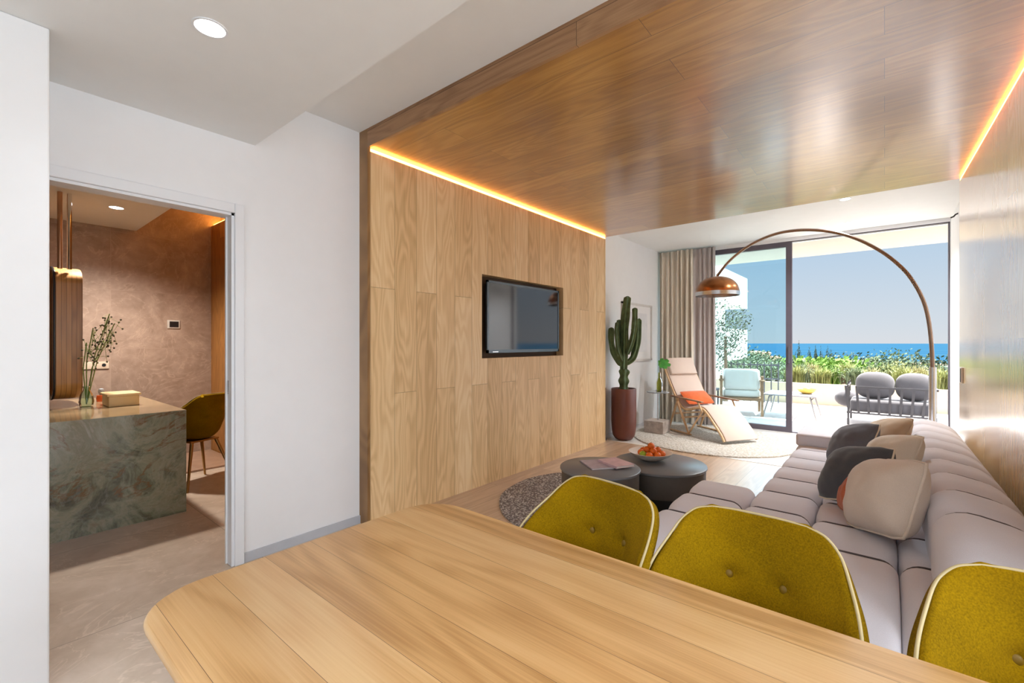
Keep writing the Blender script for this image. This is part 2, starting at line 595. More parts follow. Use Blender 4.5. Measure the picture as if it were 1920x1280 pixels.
# ceilings
struct('ceiling', MB().box(XA, 3.1, 1.115, Y1, HC, HC + 0.1), CEIL)
struct('ceiling', MB().box(XA, 3.1, -2.5, 1.115, HB, HC + 0.1), CEIL)
struct('ceiling', MB().box(XA, XR2, Y2, YW + 0.2, HC, HC + 0.1), CEIL)
# wall behind the camera and kitchen side wall, openings added for the fill lights
struct('wall_back', MB().box(XA, -0.9, -2.5, -2.4, 0, HB).box(2.9, 3.1, -2.5, -2.4, 0, HB)
       .box(-0.9, 2.9, -2.5, -2.4, 0, 0.5).box(-0.9, 2.9, -2.5, -2.4, 2.46, HB), WHITE)
struct('wall_right_kitchen', MB().box(3.0, 3.1, -2.5, 0.1, 0, HC).box(3.0, 3.1, 1.76, Y1, 0, HC)
       .box(3.0, 3.1, 0.1, 1.76, 0, 0.48).box(3.0, 3.1, 0.1, 1.76, 2.52, HC), WHITE)
# window wall
ZT = 2.775
struct('wall_window', MB().box(XA, XR2, YW, YW + 0.2, ZT, HC).box(XA, -2.9, YW, YW + 0.2, 0, ZT).box(0.615, XR2 + 0.05, YW, YW + 0.2, 0, ZT), WHITE)
struct('baseboard_left', MB().box(XA, XA + 0.012, DY1 + 0.05, Y1 - 0.022, 0, 0.055), plain('grey_baseboard', (0.5, 0.52, 0.56), 0.4))
struct('baseboard_far_left', MB().box(XA, XA + 0.012, Y2, YW, 0, 0.055), plain('white_baseboard', (0.7, 0.7, 0.72), 0.4))

# LED strips in the slots at the head of both oak walls
LED = emit('amber_led', (1.0, 0.42, 0.07), 15.0)
t = thing('led_strip', 'amber light strip along the head of the oak wall with the screen', 'light strip', (XW, Y1, 2.67), group=None)
obj('diffuser', MB().box(XW - 0.03, XW - 0.004, Y1 + 0.01, Y2, 2.667, 2.688), LED, t)
t = thing('led_strip', 'amber light strip along the head of the glossy oak wall behind the sofa', 'light strip', (xr(Y1), Y1, 2.67))
obj('diffuser', MB().prism([(xr(Y1) + 0.005, Y1 + 0.01), (xr(Y2) + 0.005, Y2), (xr(Y2) + 0.03, Y2), (xr(Y1) + 0.03, Y1 + 0.01)], 2.664, 2.688), LED, t)

# ------------------------------------------------------------------ door 1 (opening to the bathroom)
door = bpy.data.objects.new('door_1', None); COL.objects.link(door)
door.location = (XA, DY1, 0); door['kind'] = 'structure'
fr = MB()
fr.rbox(XA, XA + 0.022, DY1 - 0.0, DY1 + 0.05, 0, DH + 0.055, 0.004, 2)
fr.rbox(XA, XA + 0.022, DY0 - 0.05, DY1, DH, DH + 0.055, 0.004, 2)
obj('architrave', fr, TRIMW, door)
jb = obj('jamb', MB().box(XA - 0.1, XA + 0.004, DY1 - 0.014, DY1, 0, DH).box(XA - 0.1, XA + 0.004, DY0, DY1, DH - 0.014, DH)
    .box(XA - 0.07, XA - 0.06, DY1 - 0.022, DY1 - 0.014, 0, DH), TRIMW, door)
obj('strike_plate', MB().box(XA - 0.055, XA - 0.03, DY1 - 0.0165, DY1 - 0.014, 1.0, 1.08), STEEL, jb)

# ------------------------------------------------------------------ bathroom
struct('wall_bath_back', MB().box(BX - 0.1, BX, -2.5, 2.2, 0, 3.0), BATH_TILE)
struct('wall_bath_side', MB().box(BX, XA - 0.1, 1.90, 2.0, 0, 2.71), BATH_OAK)
struct('wall_bath_side_top', MB().box(BX, XA - 0.1, 2.0, 2.1, 0, 2.9), BATH_TILE)
struct('wall_bath_near', MB().box(BX, XA - 0.1, -1.6, -1.5, 0, 3.0), BATH_TILE)
struct('ceiling_bath', MB().box(BX, XA - 0.1, -1.6, 1.19, 2.52, 3.0), CEIL)
struct('ceiling_bath', MB().box(BX, XA - 0.1, 1.19, 2.1, 2.9, 3.0), BATH_TILE)
t = thing('led_strip', 'amber light strip above the brown wood wall in the bathroom', 'light strip', (-4.8, 1.97, 2.72))
obj('diffuser', MB().box(-6.27, XA - 0.12, 1.92, 1.995, 2.712, 2.73), LED, t)
# counter
t = thing('vanity_counter', 'green grey marble block counter with brown veins seen through the doorway', 'counter', (-4.16, 1.09, 0))
CX0, CX1, CY0, CY1, CZ = -5.75, -4.16, -1.2, 1.09, 0.783
obj('front_panel', MB().box(CX1 - 0.03, CX1, CY0, CY1, 0, CZ), MARBLE, t)
obj('countertop', MB().box(CX0, CX1 - 0.03, CY0, CY1, CZ - 0.04, CZ), MARBLE_TOP, t)
obj('side_panel', MB().box(CX0, CX1 - 0.03, CY1 - 0.03, CY1, 0, CZ - 0.04), MARBLE, t)
# mirror hanging by two poles
mt = thing('hanging_mirror', 'rounded mirror with deep brown wood rim hanging above the marble counter', 'mirror', (-5.38, 0.585, 0.84))
MXc, MW, MZ0, MZ1 = -5.37, 0.27, 0.83, 1.93


def stadium(inset, n=14):
    r = MW - inset
    z0, z1 = MZ0 + inset + r * 0.55, MZ1 - inset - r * 0.55
    out = []
    for i in range(n + 1):
        a = PI * i / n
        out.append((MXc + r * math.cos(a), z1 + r * 0.55 * abs(math.sin(a)) ** 0.8))
    for i in range(n + 1):
        a = PI + PI * i / n
        out.append((MXc + r * math.cos(a), z0 - r * 0.55 * abs(math.sin(a)) ** 0.8))
    return out


o1, o2 = stadium(0), stadium(0.02)
rim = MB().loft([[(x, y, z) for x, z in p] for p, y in ((o1, 0.455), (o1, 0.62), (o2, 0.62), (o2, 0.455), (o1, 0.455))], caps=False)
rm_ = obj('rim', rim, MIRROR_WOOD, mt, 40)
obj('mirror_glass', MB().loft([[(x, y, z) for x, z in stadium(0.019)] for y in (0.475, 0.60)]), plain('mirror_silver', (0.75, 0.78, 0.8), 0.03, 1.0, var=0.01), mt)
ed = stadium(0.0)
obj('edge_band', MB().tube([(x, 0.455, z) for x, z in ed], 0.008, 6, closed=True), BLACK, rm_, 60)
obj('pole', MB().tube([(-5.14, 0.49, 1.90), (-5.14, 0.49, 2.52)], 0.016, 12), plain('copper_pole', (0.6, 0.36, 0.22), 0.3, 0.8), mt, 60)
obj('pole', MB().tube([(-5.14, 0.545, 1.90), (-5.14, 0.545, 2.52)], 0.016, 12), CHROME, mt, 60)
# wooden box, vase, bottle, cups on the counter
t = thing('tissue_box', 'pale wooden box on the marble counter', 'box', (-4.93, 0.86, CZ))
obj('body', MB().rbox(-5.07, -4.80, 0.735, 0.93, CZ, CZ + 0.085, 0.006), plain('pale_box_wood', (0.68, 0.5, 0.24), 0.5), t, 40)
obj('lid', MB().rbox(-5.08, -4.79, 0.725, 0.94, CZ + 0.085, CZ + 0.103, 0.004), plain('pale_lid_wood', (0.74, 0.56, 0.3), 0.5), t, 40)
vx, vy = -5.0, 0.63
t = thing('flower_vase', 'small clear glass vase on the counter beside the hanging mirror', 'vase', (vx, vy, CZ))
obj('vase_body', MB().lathe([(0, 0), (0.04, 0), (0.048, 0.04), (0.04, 0.10), (0.02, 0.14), (0.024, 0.165)], 20, (vx, vy, CZ)), glass('clear_green_glass', (0.72, 0.85, 0.74)), t, 50)
fl = thing('dried_flowers', 'green stems with small dark buds standing in the glass vase', 'flowers', (vx, vy, CZ + 0.01))
st, bd = MB(), MB()
rr = random.Random(4)
for k, (dx, dy, hh) in enumerate([(0.0, 0.04, 0.62), (0.02, 0.17, 0.66), (-0.03, 0.11, 0.52), (0.0, -0.0, 0.5), (0.01, 0.14, 0.74)]):
    tip = Vector((vx + dx, vy + dy, CZ + 0.02 + hh))
    base = Vector((vx, vy, CZ + 0.02))
    mid = base.lerp(tip, 0.5) + Vector((0, -0.02, 0.03))
    st.tube([base, mid, tip], 0.004, 5)
    for j in range(15):
        p = base.lerp(tip, rr.uniform(0.62, 1.0)) + Vector((rr.uniform(-.06, .06), rr.uniform(-.05, .07), rr.uniform(-.03, .06)))
        st.tube([base.lerp(tip, 0.72 + 0.02 * j), p], 0.0015, 4)
        bd.ball(p, 0.008, 6, 4)
obj('stem', st, plain('stem_green', (0.22, 0.28, 0.08), 0.6), fl)
obj('bud', bd, plain('dark_bud', (0.07, 0.06, 0.03), 0.7), fl)['kind'] = 'stuff'
t = thing('soap_bottle', 'small orange bottle with clear stopper on the counter', 'bottle', (-5.35, 0.77, CZ))
obj('body', MB().lathe([(0, 0), (0.032, 0), (0.034, 0.03), (0.03, 0.055), (0, 0.058)], 16, (-5.35, 0.77, CZ)), plain('orange_glass', (0.7, 0.13, 0.03), 0.2), t, 50)
obj('stopper', MB().lathe([(0, 0.056), (0.012, 0.056), (0.022, 0.085), (0.018, 0.11), (0, 0.115)], 16, (-5.35, 0.77, CZ)), plain('grey_glass', (0.5, 0.55, 0.62), 0.1), t, 50)
t = thing('towel_stack', 'small stack of white and grey hand towels at the near end of the counter', 'towel', (-4.35, 0.24, CZ))
for k in range(3):
    obj('towel_fold', MB().rbox(-4.48, -4.22, 0.12, 0.345, CZ + 0.028 * k, CZ + 0.028 * (k + 1), 0.012), plain('towel_' + 'abc'[k], ((0.6, 0.62, 0.68), (0.42, 0.45, 0.55), (0.72, 0.74, 0.78))[k], 0.9), t, 50)
t = thing('socket_plate', 'beige double socket plate on the bathroom wall above the counter', 'socket', (BX, 0.86, 1.06))
obj('plate', MB().rbox(BX, BX + 0.012, 0.77, 0.965, 1.03, 1.105, 0.004), plain('cream_plate', (0.7, 0.6, 0.48), 0.4), t, 40)
obj('socket_hole', MB().lathe([(0, 0), (0.016, 0), (0.016, 0.004), (0, 0.004)], 16).xf(Matrix.Translation((BX + 0.012, 0.925, 1.07)) @ Matrix.Rotation(PI / 2, 4, 'Y')), BLACK, t)
t = thing('wall_thermostat', 'small thermostat with black display on the bathroom wall', 'thermostat', (BX, 1.52, 1.5))
obj('plate', MB().rbox(BX, BX + 0.012, 1.465, 1.585, 1.465, 1.56, 0.004), plain('grey_plate', (0.6, 0.57, 0.53), 0.4), t, 40)
obj('display', MB().box(BX + 0.012, BX + 0.015, 1.485, 1.57, 1.48, 1.545), BLACK, t)
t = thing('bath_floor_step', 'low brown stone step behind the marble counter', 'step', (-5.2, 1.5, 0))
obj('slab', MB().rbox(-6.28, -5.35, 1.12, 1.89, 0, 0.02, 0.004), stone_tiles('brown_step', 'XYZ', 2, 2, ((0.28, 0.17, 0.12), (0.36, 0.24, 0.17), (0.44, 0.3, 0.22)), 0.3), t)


# ------------------------------------------------------------------ dining chairs
def smoothstep(t):
    return t * t * (3 - 2 * t)


def interp(tab, t):
    """catmull-rom through the rows of tab (equal spacing), t in 0..1"""
    n = len(tab) - 1
    x = t * n
    i = min(int(x), n - 1)
    f = x - i
    out = []
    for c in range(len(tab[0])):
        p0, p1, p2, p3 = (tab[max(i - 1, 0)][c], tab[i][c], tab[i + 1][c], tab[min(i + 2, n)][c])
        out.append(0.5 * ((2 * p1) + (-p0 + p2) * f + (2 * p0 - 5 * p1 + 4 * p2 - p3) * f * f + (-p0 + 3 * p1 - 3 * p2 + p3) * f ** 3))
    return out


# rows: half width, centre y, centre z, wrap (edge comes forward), edge lift
SHELL = [(0.112, 0.262, 0.838, 0.005, -0.004), (0.152, 0.260, 0.829, 0.016, -0.006), (0.183, 0.256, 0.802, 0.038, -0.007),
         (0.204, 0.249, 0.758, 0.080, -0.004), (0.223, 0.240, 0.705, 0.140, 0.0), (0.232, 0.228, 0.640, 0.200, 0.0), (0.232, 0.214, 0.560, 0.270, 0.01),
         (0.228, 0.185, 0.485, 0.330, 0.07), (0.224, 0.110, 0.440, 0.310, 0.10), (0.220, 0.000, 0.430, 0.220, 0.075),
         (0.210, -0.110, 0.432, 0.110, 0.04), (0.185, -0.205, 0.430, 0.02, 0.01)]



def shell_pt(s, t, bd=()):
    W, yc, zc, C, E = interp(SHELL, t)
    a = abs(s)
    p = Vector((W * s, yc - C * a ** 2.3, zc + E * a ** 2.5))
    return p


def make_chair(label, loc, rz, legmat, fab=None, group='mustard dining chairs'):
    fab = fab or MUSTARD
    t = thing('dining_chair', label, 'chair', loc, rz, group)
    ns, nt = 28, 90
    vs = []
    btn = [Vector((-0.066, 0.24, 0.672)), Vector((0.066, 0.24, 0.672))]
    for j in range(nt + 1):
        for i in range(ns + 1):
            p = shell_pt(-1 + 2 * i / ns, j / nt)
            for b in btn:
                d = math.hypot(p.x - b.x, p.z - b.z)
                if p.y > 0.1 and d < 0.12:
                    p.y += 0.020 * math.exp(-(d / 0.026) ** 2) + 0.006 * math.exp(-(d / 0.055) ** 2)
            vs.append(p)
    fs = [(j * (ns + 1) + i, j * (ns + 1) + i + 1, (j + 1) * (ns + 1) + i + 1, (j + 1) * (ns + 1) + i) for j in range(nt) for i in range(ns)]
    m = MB().add(vs, fs)
    o = obj('shell', m, fab, t, 60, local=True)
    sd = o.modifiers.new('thickness', 'SOLIDIFY'); sd.thickness = 0.032; sd.offset = 0.0
    edge = [shell_pt(-1, 1 - k / 110) for k in range(110)] + [shell_pt(-1 + 2 * k / 16, 0) for k in range(17)] + [shell_pt(1, k / 110) for k in range(1, 111)]
    edge += [shell_pt(1 - 2 * k / 16, 1) for k in range(1, 16)]
    obj('piping', MB().tube([p + Vector((0, -0.012 if p.z > .5 else 0, 0.006)) for p in edge], 0.0036, 8, closed=True), PIPING, o, 60, local=True)
    for b in btn:
        yb = shell_pt(b.x / 0.228, 0.41).y
        obj('button', MB().ball((b.x, yb + 0.006, b.z), 0.012, 12, 8, (1, 0.6, 1)), plain('mustard_button', (0.20, 0.115, 0.004), 0.5), o, 60, local=True)
    for sx in (-1, 1):
        for sy in (-1, 1):
            obj('leg', MB().tube([(sx * 0.11, sy * 0.10 + 0.0, 0.405), (sx * 0.22, sy * 0.21, 0.0)], [0.016, 0.009], 10), legmat, t, 60, local=True)
    obj('seat_bracket', MB().rbox(-0.13, 0.13, -0.12, 0.12, 0.40, 0.418, 0.006), legmat, t, local=True)
    return t


make_chair('mustard shell chair nearest the doorway, two buttons, tucked at the oak table', (-0.735, 1.10, 0), math.radians(-11), PALEWOOD)
make_chair('middle mustard shell chair at the oak table, its two buttons in full view', (-0.262, 1.095, 0), 0, PALEWOOD)
make_chair('mustard shell chair in the lower right corner beside the grey sofa end', (0.275, 1.10, 0), math.radians(2), PALEWOOD)
bc = make_chair('mustard shell chair behind the marble counter in the bathroom', (-4.92, 1.37, 0), math.radians(-72), plain('brass_leg', (0.45, 0.26, 0.09), 0.3, 0.8))
bc['category'] = 'chair'; del bc['group']

# ------------------------------------------------------------------ dining table
t = thing('dining_table', 'large oak dining table with rounded corners in the foreground', 'table', (-0.3, 0.64, 0))
X0, X1, TY_0, TY_1 = -1.235, 0.85, 0.222, 1.062
R = 0.13


def rrect(x0, x1, y0, y1, r, n=10):
    out = []
    for cx, cy, a0 in ((x1 - r, y1 - r, 0), (x0 + r, y1 - r, PI / 2), (x0 + r, y0 + r, PI), (x1 - r, y0 + r, 3 * PI / 2)):
        for k in range(n + 1):
            a = a0 + PI / 2 * k / n
            out.append((cx + r * math.cos(a), cy + r * math.sin(a)))
    return out


rings = []
for ins, z in ((0.030, 0.716), (0.014, 0.718), (0.006, 0.724), (0.001, 0.734), (0.0, 0.742), (0.002, 0.747), (0.006, 0.75)):
    rings.append([(x, y, z) for x, y in rrect(X0 + ins, X1 - ins, TY_0 + ins, TY_1 - ins, R - ins * 0.5)])
obj('tabletop', MB().loft(rings), OAK_TABLE, t, 35)
for sx, sy in ((X0 + 0.35, TY_0 + 0.16), (X0 + 0.35, TY_1 - 0.16), (X1 - 0.35, TY_0 + 0.16), (X1 - 0.35, TY_1 - 0.16)):
    obj('leg', MB().tube([(sx, sy, 0.72), (sx + (-0.05 if sx < 0 else 0.05), sy, 0)], [0.032, 0.02], 12), OAK_TABLE, t, 60)

# ------------------------------------------------------------------ sofa
GR = [2.44 + 0.345 * k for k in range(9)]   # channel seams


def superring(x0, x1, z0, z1, r, y, n=6):
    r = min(r, (x1 - x0) / 2 - 0.002, (z1 - z0) / 2 - 0.002)
    out = []
    for cx, cz, a0 in ((x1 - r, z1 - r, 0), (x0 + r, z1 - r, PI / 2), (x0 + r, z0 + r, PI), (x1 - r, z0 + r, 3 * PI / 2)):
        for k in range(n + 1):
            a = a0 + PI / 2 * k / n
            out.append((cx + r * math.cos(a), y, cz + r * math.sin(a)))
    return out


def channel_module(x0, x1, y0, y1, z1, groove=0.038, roll=0.3, r=0.07, z0=0.03, seams=GR, frontbulge=0.0, slope=0.0):
    ys = []
    n = int((y1 - y0) / 0.0173) + 1
    for i in range(n + 1):
        ys.append(y0 + (y1 - y0) * i / n)
    for s in seams:
        if y0 < s < y1:
            ys += [s - 0.019, s - 0.013, s - 0.008, s - 0.003, s, s + 0.003, s + 0.008, s + 0.013, s + 0.019]
    ys = sorted(set(round(y, 4) for y in ys))
    ends = [y0] + [s for s in seams if y0 + 0.05 < s < y1 - 0.05] + [y1]
    rings = []
    for y in ys:
        a = max(e_ for e_ in ends if e_ <= y + 1e-6)
        b = min([e_ for e_ in ends if e_ > y + 1e-6] or [y1])
        if b <= a:
            a = ends[-2]
        L = b - a
        u = min(1, max(0, (y - a) / L))
        # pillow profile, flat in the middle with steep sides
        d = min(u, 1 - u) * L
        first = (a == y0)
        if first:
            d = b - y
        wf = min(1, (b - y) / 0.05)
        wn = 1 if first else min(1, (y - a) / 0.17)
        ins = max(0.03 * (1 - math.sqrt(max(0, 1 - (1 - wf) ** 2))), 0.055 * (1 - wn) ** 2 if not first else 0) + (0.062 * max(0, 1 - d / 0.019) if (not first or b - y < 0.02) else 0)
        if first:
            e_ = y - y0
            if e_ < roll:
                q = 1 - e_ / roll
                dz = (roll * 1.0) * (1 - math.sqrt(max(0, 1 - q * q * 0.995)))
            else:
                dz = 0
            ie = 0.03 * (1 - math.sqrt(max(0, 1 - max(0, 1 - e_ / 0.06) ** 2)))
        else:
            dz = 0; ie = 0
        if b == y1 and y1 - y < 0.06:
            q = 1 - (y1 - y) / 0.06
            ie = max(ie, 0.05 * (1 - math.sqrt(max(0, 1 - q * q))))
        rg = superring(x0 + ins * 0.5 + ie, x1 - ins * 0.5 - ie, z0, max(z0 + 0.05, z1 - ins - dz - ie), r, y)
        if slope:
            rg = [(p[0], p[1], p[2] - (slope * max(0, (p[0] - x0) / (x1 - x0)) if p[2] > z1 - 0.3 else 0)) for p in rg]
        rings.append(rg)
    return MB().loft(rings)


sofa = thing('sofa', 'long lilac grey channel-tufted sofa with chaise against the glossy oak wall', 'sofa', (-0.1, 3.6, 0))
YE = 1.95
obj('chaise_seat', channel_module(-0.955, -0.606, YE, 3.13, 0.405, r=0.06), SOFA_FAB, sofa, 50)
obj('front_seat', channel_module(-0.606, -0.287, YE, 5.2, 0.405, r=0.06), SOFA_FAB, sofa, 50)
obj('inner_seat', channel_module(-0.287, 0.045, YE, 5.2, 0.40, r=0.05), SOFA_FAB, sofa, 50)
obj('rear_seat', channel_module(0.045, 0.22, YE, 5.2, 0.41, r=0.07), SOFA_FAB, sofa, 50)
obj('backrest', channel_module(0.14, 0.485, YE + 0.02, 5.3, 0.685, r=0.13, roll=0.24, slope=0.075), SOFA_FAB, sofa, 50)
CREASE_SHADE = plain('dark_crease_shade', (0.10, 0.085, 0.09), 0.9)  # dark tubes added to draw the shade in the creases between channels
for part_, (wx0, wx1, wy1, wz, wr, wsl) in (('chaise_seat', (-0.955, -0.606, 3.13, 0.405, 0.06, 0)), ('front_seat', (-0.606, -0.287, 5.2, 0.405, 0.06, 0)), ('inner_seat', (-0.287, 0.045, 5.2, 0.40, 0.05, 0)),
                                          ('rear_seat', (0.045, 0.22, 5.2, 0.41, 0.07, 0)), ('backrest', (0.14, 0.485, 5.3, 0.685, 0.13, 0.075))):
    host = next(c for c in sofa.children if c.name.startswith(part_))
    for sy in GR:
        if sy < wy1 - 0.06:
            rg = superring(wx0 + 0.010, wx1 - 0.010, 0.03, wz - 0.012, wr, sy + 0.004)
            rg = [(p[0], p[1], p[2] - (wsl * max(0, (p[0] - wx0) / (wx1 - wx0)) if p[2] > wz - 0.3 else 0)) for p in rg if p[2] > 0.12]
            obj('crease_shade_line', MB().tube(rg, 0.0055, 6), CREASE_SHADE, host, 60)
obj('end_bolster', MB().rbox(-0.605, -0.06, 4.66, 5.2, 0.395, 0.505, 0.025, 4), SOFA_FAB, sofa, 50)
obj('plinth', MB().box(-0.9, 0.42, 2.2, 3.05, 0.0, 0.032).box(-0.55, 0.42, 3.05, 5.1, 0, 0.032), BLACK, sofa)


# ------------------------------------------------------------------ cushions
def pillow_mesh(w, h, th, seed=0, n=26, pinch=0.035, slump=0.0):
    top, bot = [], []
    rnd = mnoise

    def P(u, v, sgn):
        # corners reach out, sides pull in
        sx = 1 - pinch * (1 - v * v) * abs(u) ** 3 * 0.9 + 0.0
        sy = 1 - pinch * (1 - u * u) * abs(v) ** 3 * 0.9
        x, y = u * w / 2 * sx, v * h / 2 * sy
        pu, pv = 1 - abs(u) ** 2.4, 1 - abs(v) ** 2.4
        z = th / 2 * (max(0, pu * pv)) ** 0.6
        rc = max(0.0, (abs(u) * abs(v)) - 0.62) / 0.38
        x *= 1 - 0.07 * rc; y *= 1 - 0.07 * rc
        if slump and u < 0 and v > 0:
            ra = max(0.0, (abs(u) * abs(v)) - 0.25) / 0.75
            x *= 1 - slump * ra; y *= 1 - slump * ra; z += th * 0.12 * ra * (pu * pv) ** 0.3
        wr = rnd.noise(Vector((u * 1.7 + seed, v * 1.7, seed * 2.1 + sgn))) * 0.06 * th + rnd.noise(Vector((u * 4 + seed, v * 4, sgn + 3))) * 0.03 * th
        z = z + wr * (pu * pv) ** 0.5 if pu * pv > 0 else 0
        return (x, y, sgn * z)
    N_ = n
    vs = [P(-1 + 2 * i / N_, -1 + 2 * j / N_, 1) for j in range(N_ + 1) for i in range(N_ + 1)]
    vs += [P(-1 + 2 * i / N_, -1 + 2 * j / N_, -1) for j in range(N_ + 1) for i in range(N_ + 1)]
    fs = []
    o = (N_ + 1) ** 2
    for j in range(N_):
        for i in range(N_):
            a = j * (N_ + 1) + i
            fs.append((a, a + 1, a + N_ + 2, a + N_ + 1))
            fs.append((o + a, o + a + N_ + 1, o + a + N_ + 2, o + a + 1))
    edge = [P(-1 + 2 * i / N_, -1, 1) for i in range(N_)] + [P(1, -1 + 2 * j / N_, 1) for j in range(N_)]
    edge += [P(1 - 2 * i / N_, 1, 1) for i in range(N_)] + [P(-1, 1 - 2 * j / N_, 1) for j in range(N_)]
    edge = [(x, y, 0.0) for x, y, z in edge]
    m = MB().add(vs, fs)
    bm = bmesh.new()
    me = bpy.data.meshes.new('tmp'); me.from_pydata(m.v, [], m.f); bm.from_mesh(me); bpy.data.meshes.remove(me)
    bmesh.ops.remove_doubles(bm, verts=bm.verts, dist=0.0005)
    return MB().frombm(bm), edge


def cushion(label, loc, w, h, th, yaw, lean, roll, mat_, pmat, seed, pr=0.005):
    """yaw: heading of the face normal (degrees, 0 = +X), lean: tilt of the normal upwards, roll: turn in its own plane"""
    t = thing('cushion', label, 'cushion', loc)
    m, edge = pillow_mesh(w, h, th, seed, slump=0.26)
    ya, le = math.radians(yaw), math.radians(lean)
    nv = Vector((math.cos(ya) * math.cos(le), math.sin(ya) * math.cos(le), math.sin(le)))
    up = (Vector((0, 0, 1)) - nv * nv.z).normalized()
    rt = up.cross(nv)
    M = Matrix((rt, up, nv)).transposed().to_4x4() @ Matrix.Rotation(math.radians(roll), 4, 'Z')
    zmin = min((M @ Vector(p)).z for p in m.v)
    T = Matrix.Translation((0, 0, -zmin)) @ M
    cv = obj('cover', m.xf(T), mat_, t, 60, local=True)
    e_ = MB().tube(edge, pr, 6, closed=True)
    obj('piping', e_.xf(T), pmat, cv, 60, local=True)
    return t


LIGHTPIPE = plain('cream_piping', (0.75, 0.66, 0.52), 0.6)
cushion('large beige linen cushion nearest the dining chairs, flange seam at its edge', (0.0, 2.72, 0.405), 0.385, 0.36, 0.25, 210, 24, 13, BEIGE_LINEN, BEIGE_LINEN, 1, 0.007)
cushion('small rust orange cushion squeezed between the beige and charcoal cushions', (-0.09, 2.95, 0.405), 0.30, 0.26, 0.15, 205, 26, 0, RUST, RUST, 2)
cushion('charcoal cushion with cream piping in the middle of the sofa', (-0.125, 3.13, 0.405), 0.38, 0.34, 0.24, 214, 36, 18, CHARCOAL, LIGHTPIPE, 3)
cushion('pale linen cushion leaning on the backrest behind the charcoal cushion', (0.02, 3.58, 0.405), 0.41, 0.35, 0.20, 207, 28, 13, PALE_LINEN, PALE_LINEN, 4)
cushion('slate blue cushion with cream piping beside the sofa end bolster', (-0.18, 4.12, 0.405), 0.37, 0.32, 0.20, 214, 34, 18, SLATE, LIGHTPIPE, 5)
cushion('tan linen cushion at the far end of the backrest', (0.0, 4.52, 0.405), 0.42, 0.33, 0.18, 210, 30, 13, TAN_LINEN, TAN_LINEN, 6)

# ------------------------------------------------------------------ television in the recess
t = thing('television', 'flat black television set into the oak wall', 'television', (XA + 0.03, 3.68, TZ0))
obj('screen', MB().box(XW - 0.018, XW - 0.016, 3.105, 4.262, 1.232, 1.872), plain('screen_glass', (0.02, 0.022, 0.026), 0.06, var=0.0, spec=1.0), t)
bz = MB()
for a in ((3.085, 4.28, 1.865, 1.885), (3.085, 4.28, 1.205, 1.235), (3.085, 3.107, 1.205, 1.885), (4.26, 4.28, 1.205, 1.885)):
    bz.box(XW - 0.03, XW - 0.012, *a)
bzo = obj('bezel', bz, plain('grey_bezel', (0.10, 0.12, 0.14), 0.25, 0.6), t)
obj('back_shell', MB().rbox(XA + 0.02, XW - 0.03, 3.12, 4.25, 1.25, 1.86, 0.01), BLACK, t)
obj('badge', MB().box(XW - 0.012, XW - 0.011, 3.16, 3.24, 1.212, 1.22), STEEL, bzo)

# ------------------------------------------------------------------ coffee tables
TOPG = plain('grey_table_lacquer', (0.16, 0.165, 0.175), 0.35, var=0.12, scale=4)
SIDEG = plain('dark_taupe_side', (0.085, 0.075, 0.065), 0.5, var=0.1)


def drum(label, x, y, r, top, bot):
    t = thing('coffee_table', label, 'table', (x, y, 0), group='round grey coffee tables')
    obj('tabletop', MB().lathe([(0, top - 0.022), (r, top - 0.022), (r + 0.006, top - 0.016), (r + 0.006, top - 0.005), (r, top), (0, top)], 64, (x, y, 0)), TOPG, t, 40)
    obj('drum', MB().lathe([(0, bot), (r - 0.02, bot), (r - 0.006, bot + 0.02), (r - 0.004, top - 0.022), (0, top - 0.022)], 64, (x, y, 0)), SIDEG, t, 40)
    obj('plinth', MB().lathe([(0, 0.019), (r - 0.10, 0.019), (r - 0.10, bot), (0, bot)], 48, (x, y, 0)), BLACK, t, 40)
    return t


drum('taller and smaller round grey coffee table with two books on it', -1.565, 2.88, 0.275, 0.42, 0.12)
drum('lower and wider round grey coffee table carrying the fruit bowl', -1.375, 3.50, 0.345, 0.355, 0.16)


def book(label, x, y, z, w, h, th, rz, c):
    t = thing('book', label, 'book', (x, y, z), math.radians(rz), 'books on the coffee table')
    obj('cover', MB().rbox(-w / 2, w / 2, -h / 2, h / 2, 0, 0.002, 0.0008).rbox(-w / 2, w / 2, -h / 2, h / 2, th - 0.002, th, 0.0008)
        .box(-w / 2, -w / 2 + 0.003, -h / 2, h / 2, 0.001, th - 0.001), plain('book_cover', c, 0.5, var=0.12, scale=20), t, local=True)
    obj('pages', MB().box(-w / 2 + 0.003, w / 2 - 0.004, -h / 2 + 0.004, h / 2 - 0.004, 0.002, th - 0.002), plain('pages', (0.7, 0.66, 0.6), 0.8), t, local=True)


book('grey lilac magazine lying flat, left one on the taller coffee table', -1.60, 2.90, 0.42, 0.17, 0.235, 0.010, 52, (0.42, 0.36, 0.42))
book('pink covered book lying flat, right one on the taller coffee table', -1.49, 2.98, 0.4305, 0.16, 0.22, 0.016, 64, (0.62, 0.42, 0.45))
bx, by, bz0 = -1.46, 3.53, 0.355
t = thing('fruit_bowl', 'shallow cream bowl on the wider coffee table', 'bowl', (bx, by, bz0))
obj('bowl_body', MB().lathe([(0, 0), (0.06, 0), (0.075, 0.006), (0.14, 0.035), (0.172, 0.068), (0.166, 0.068), (0.13, 0.042), (0.07, 0.016), (0, 0.012)], 48, (bx, by, bz0)), plain('cream_ceramic', (0.72, 0.65, 0.56), 0.35), t, 50)
ORG = plain('orange_peel', (0.80, 0.16, 0.01), 0.4, var=0.15, scale=60, bump=0.3)
GRN = plain('lime_peel', (0.35, 0.5, 0.04), 0.4, var=0.2, scale=60)
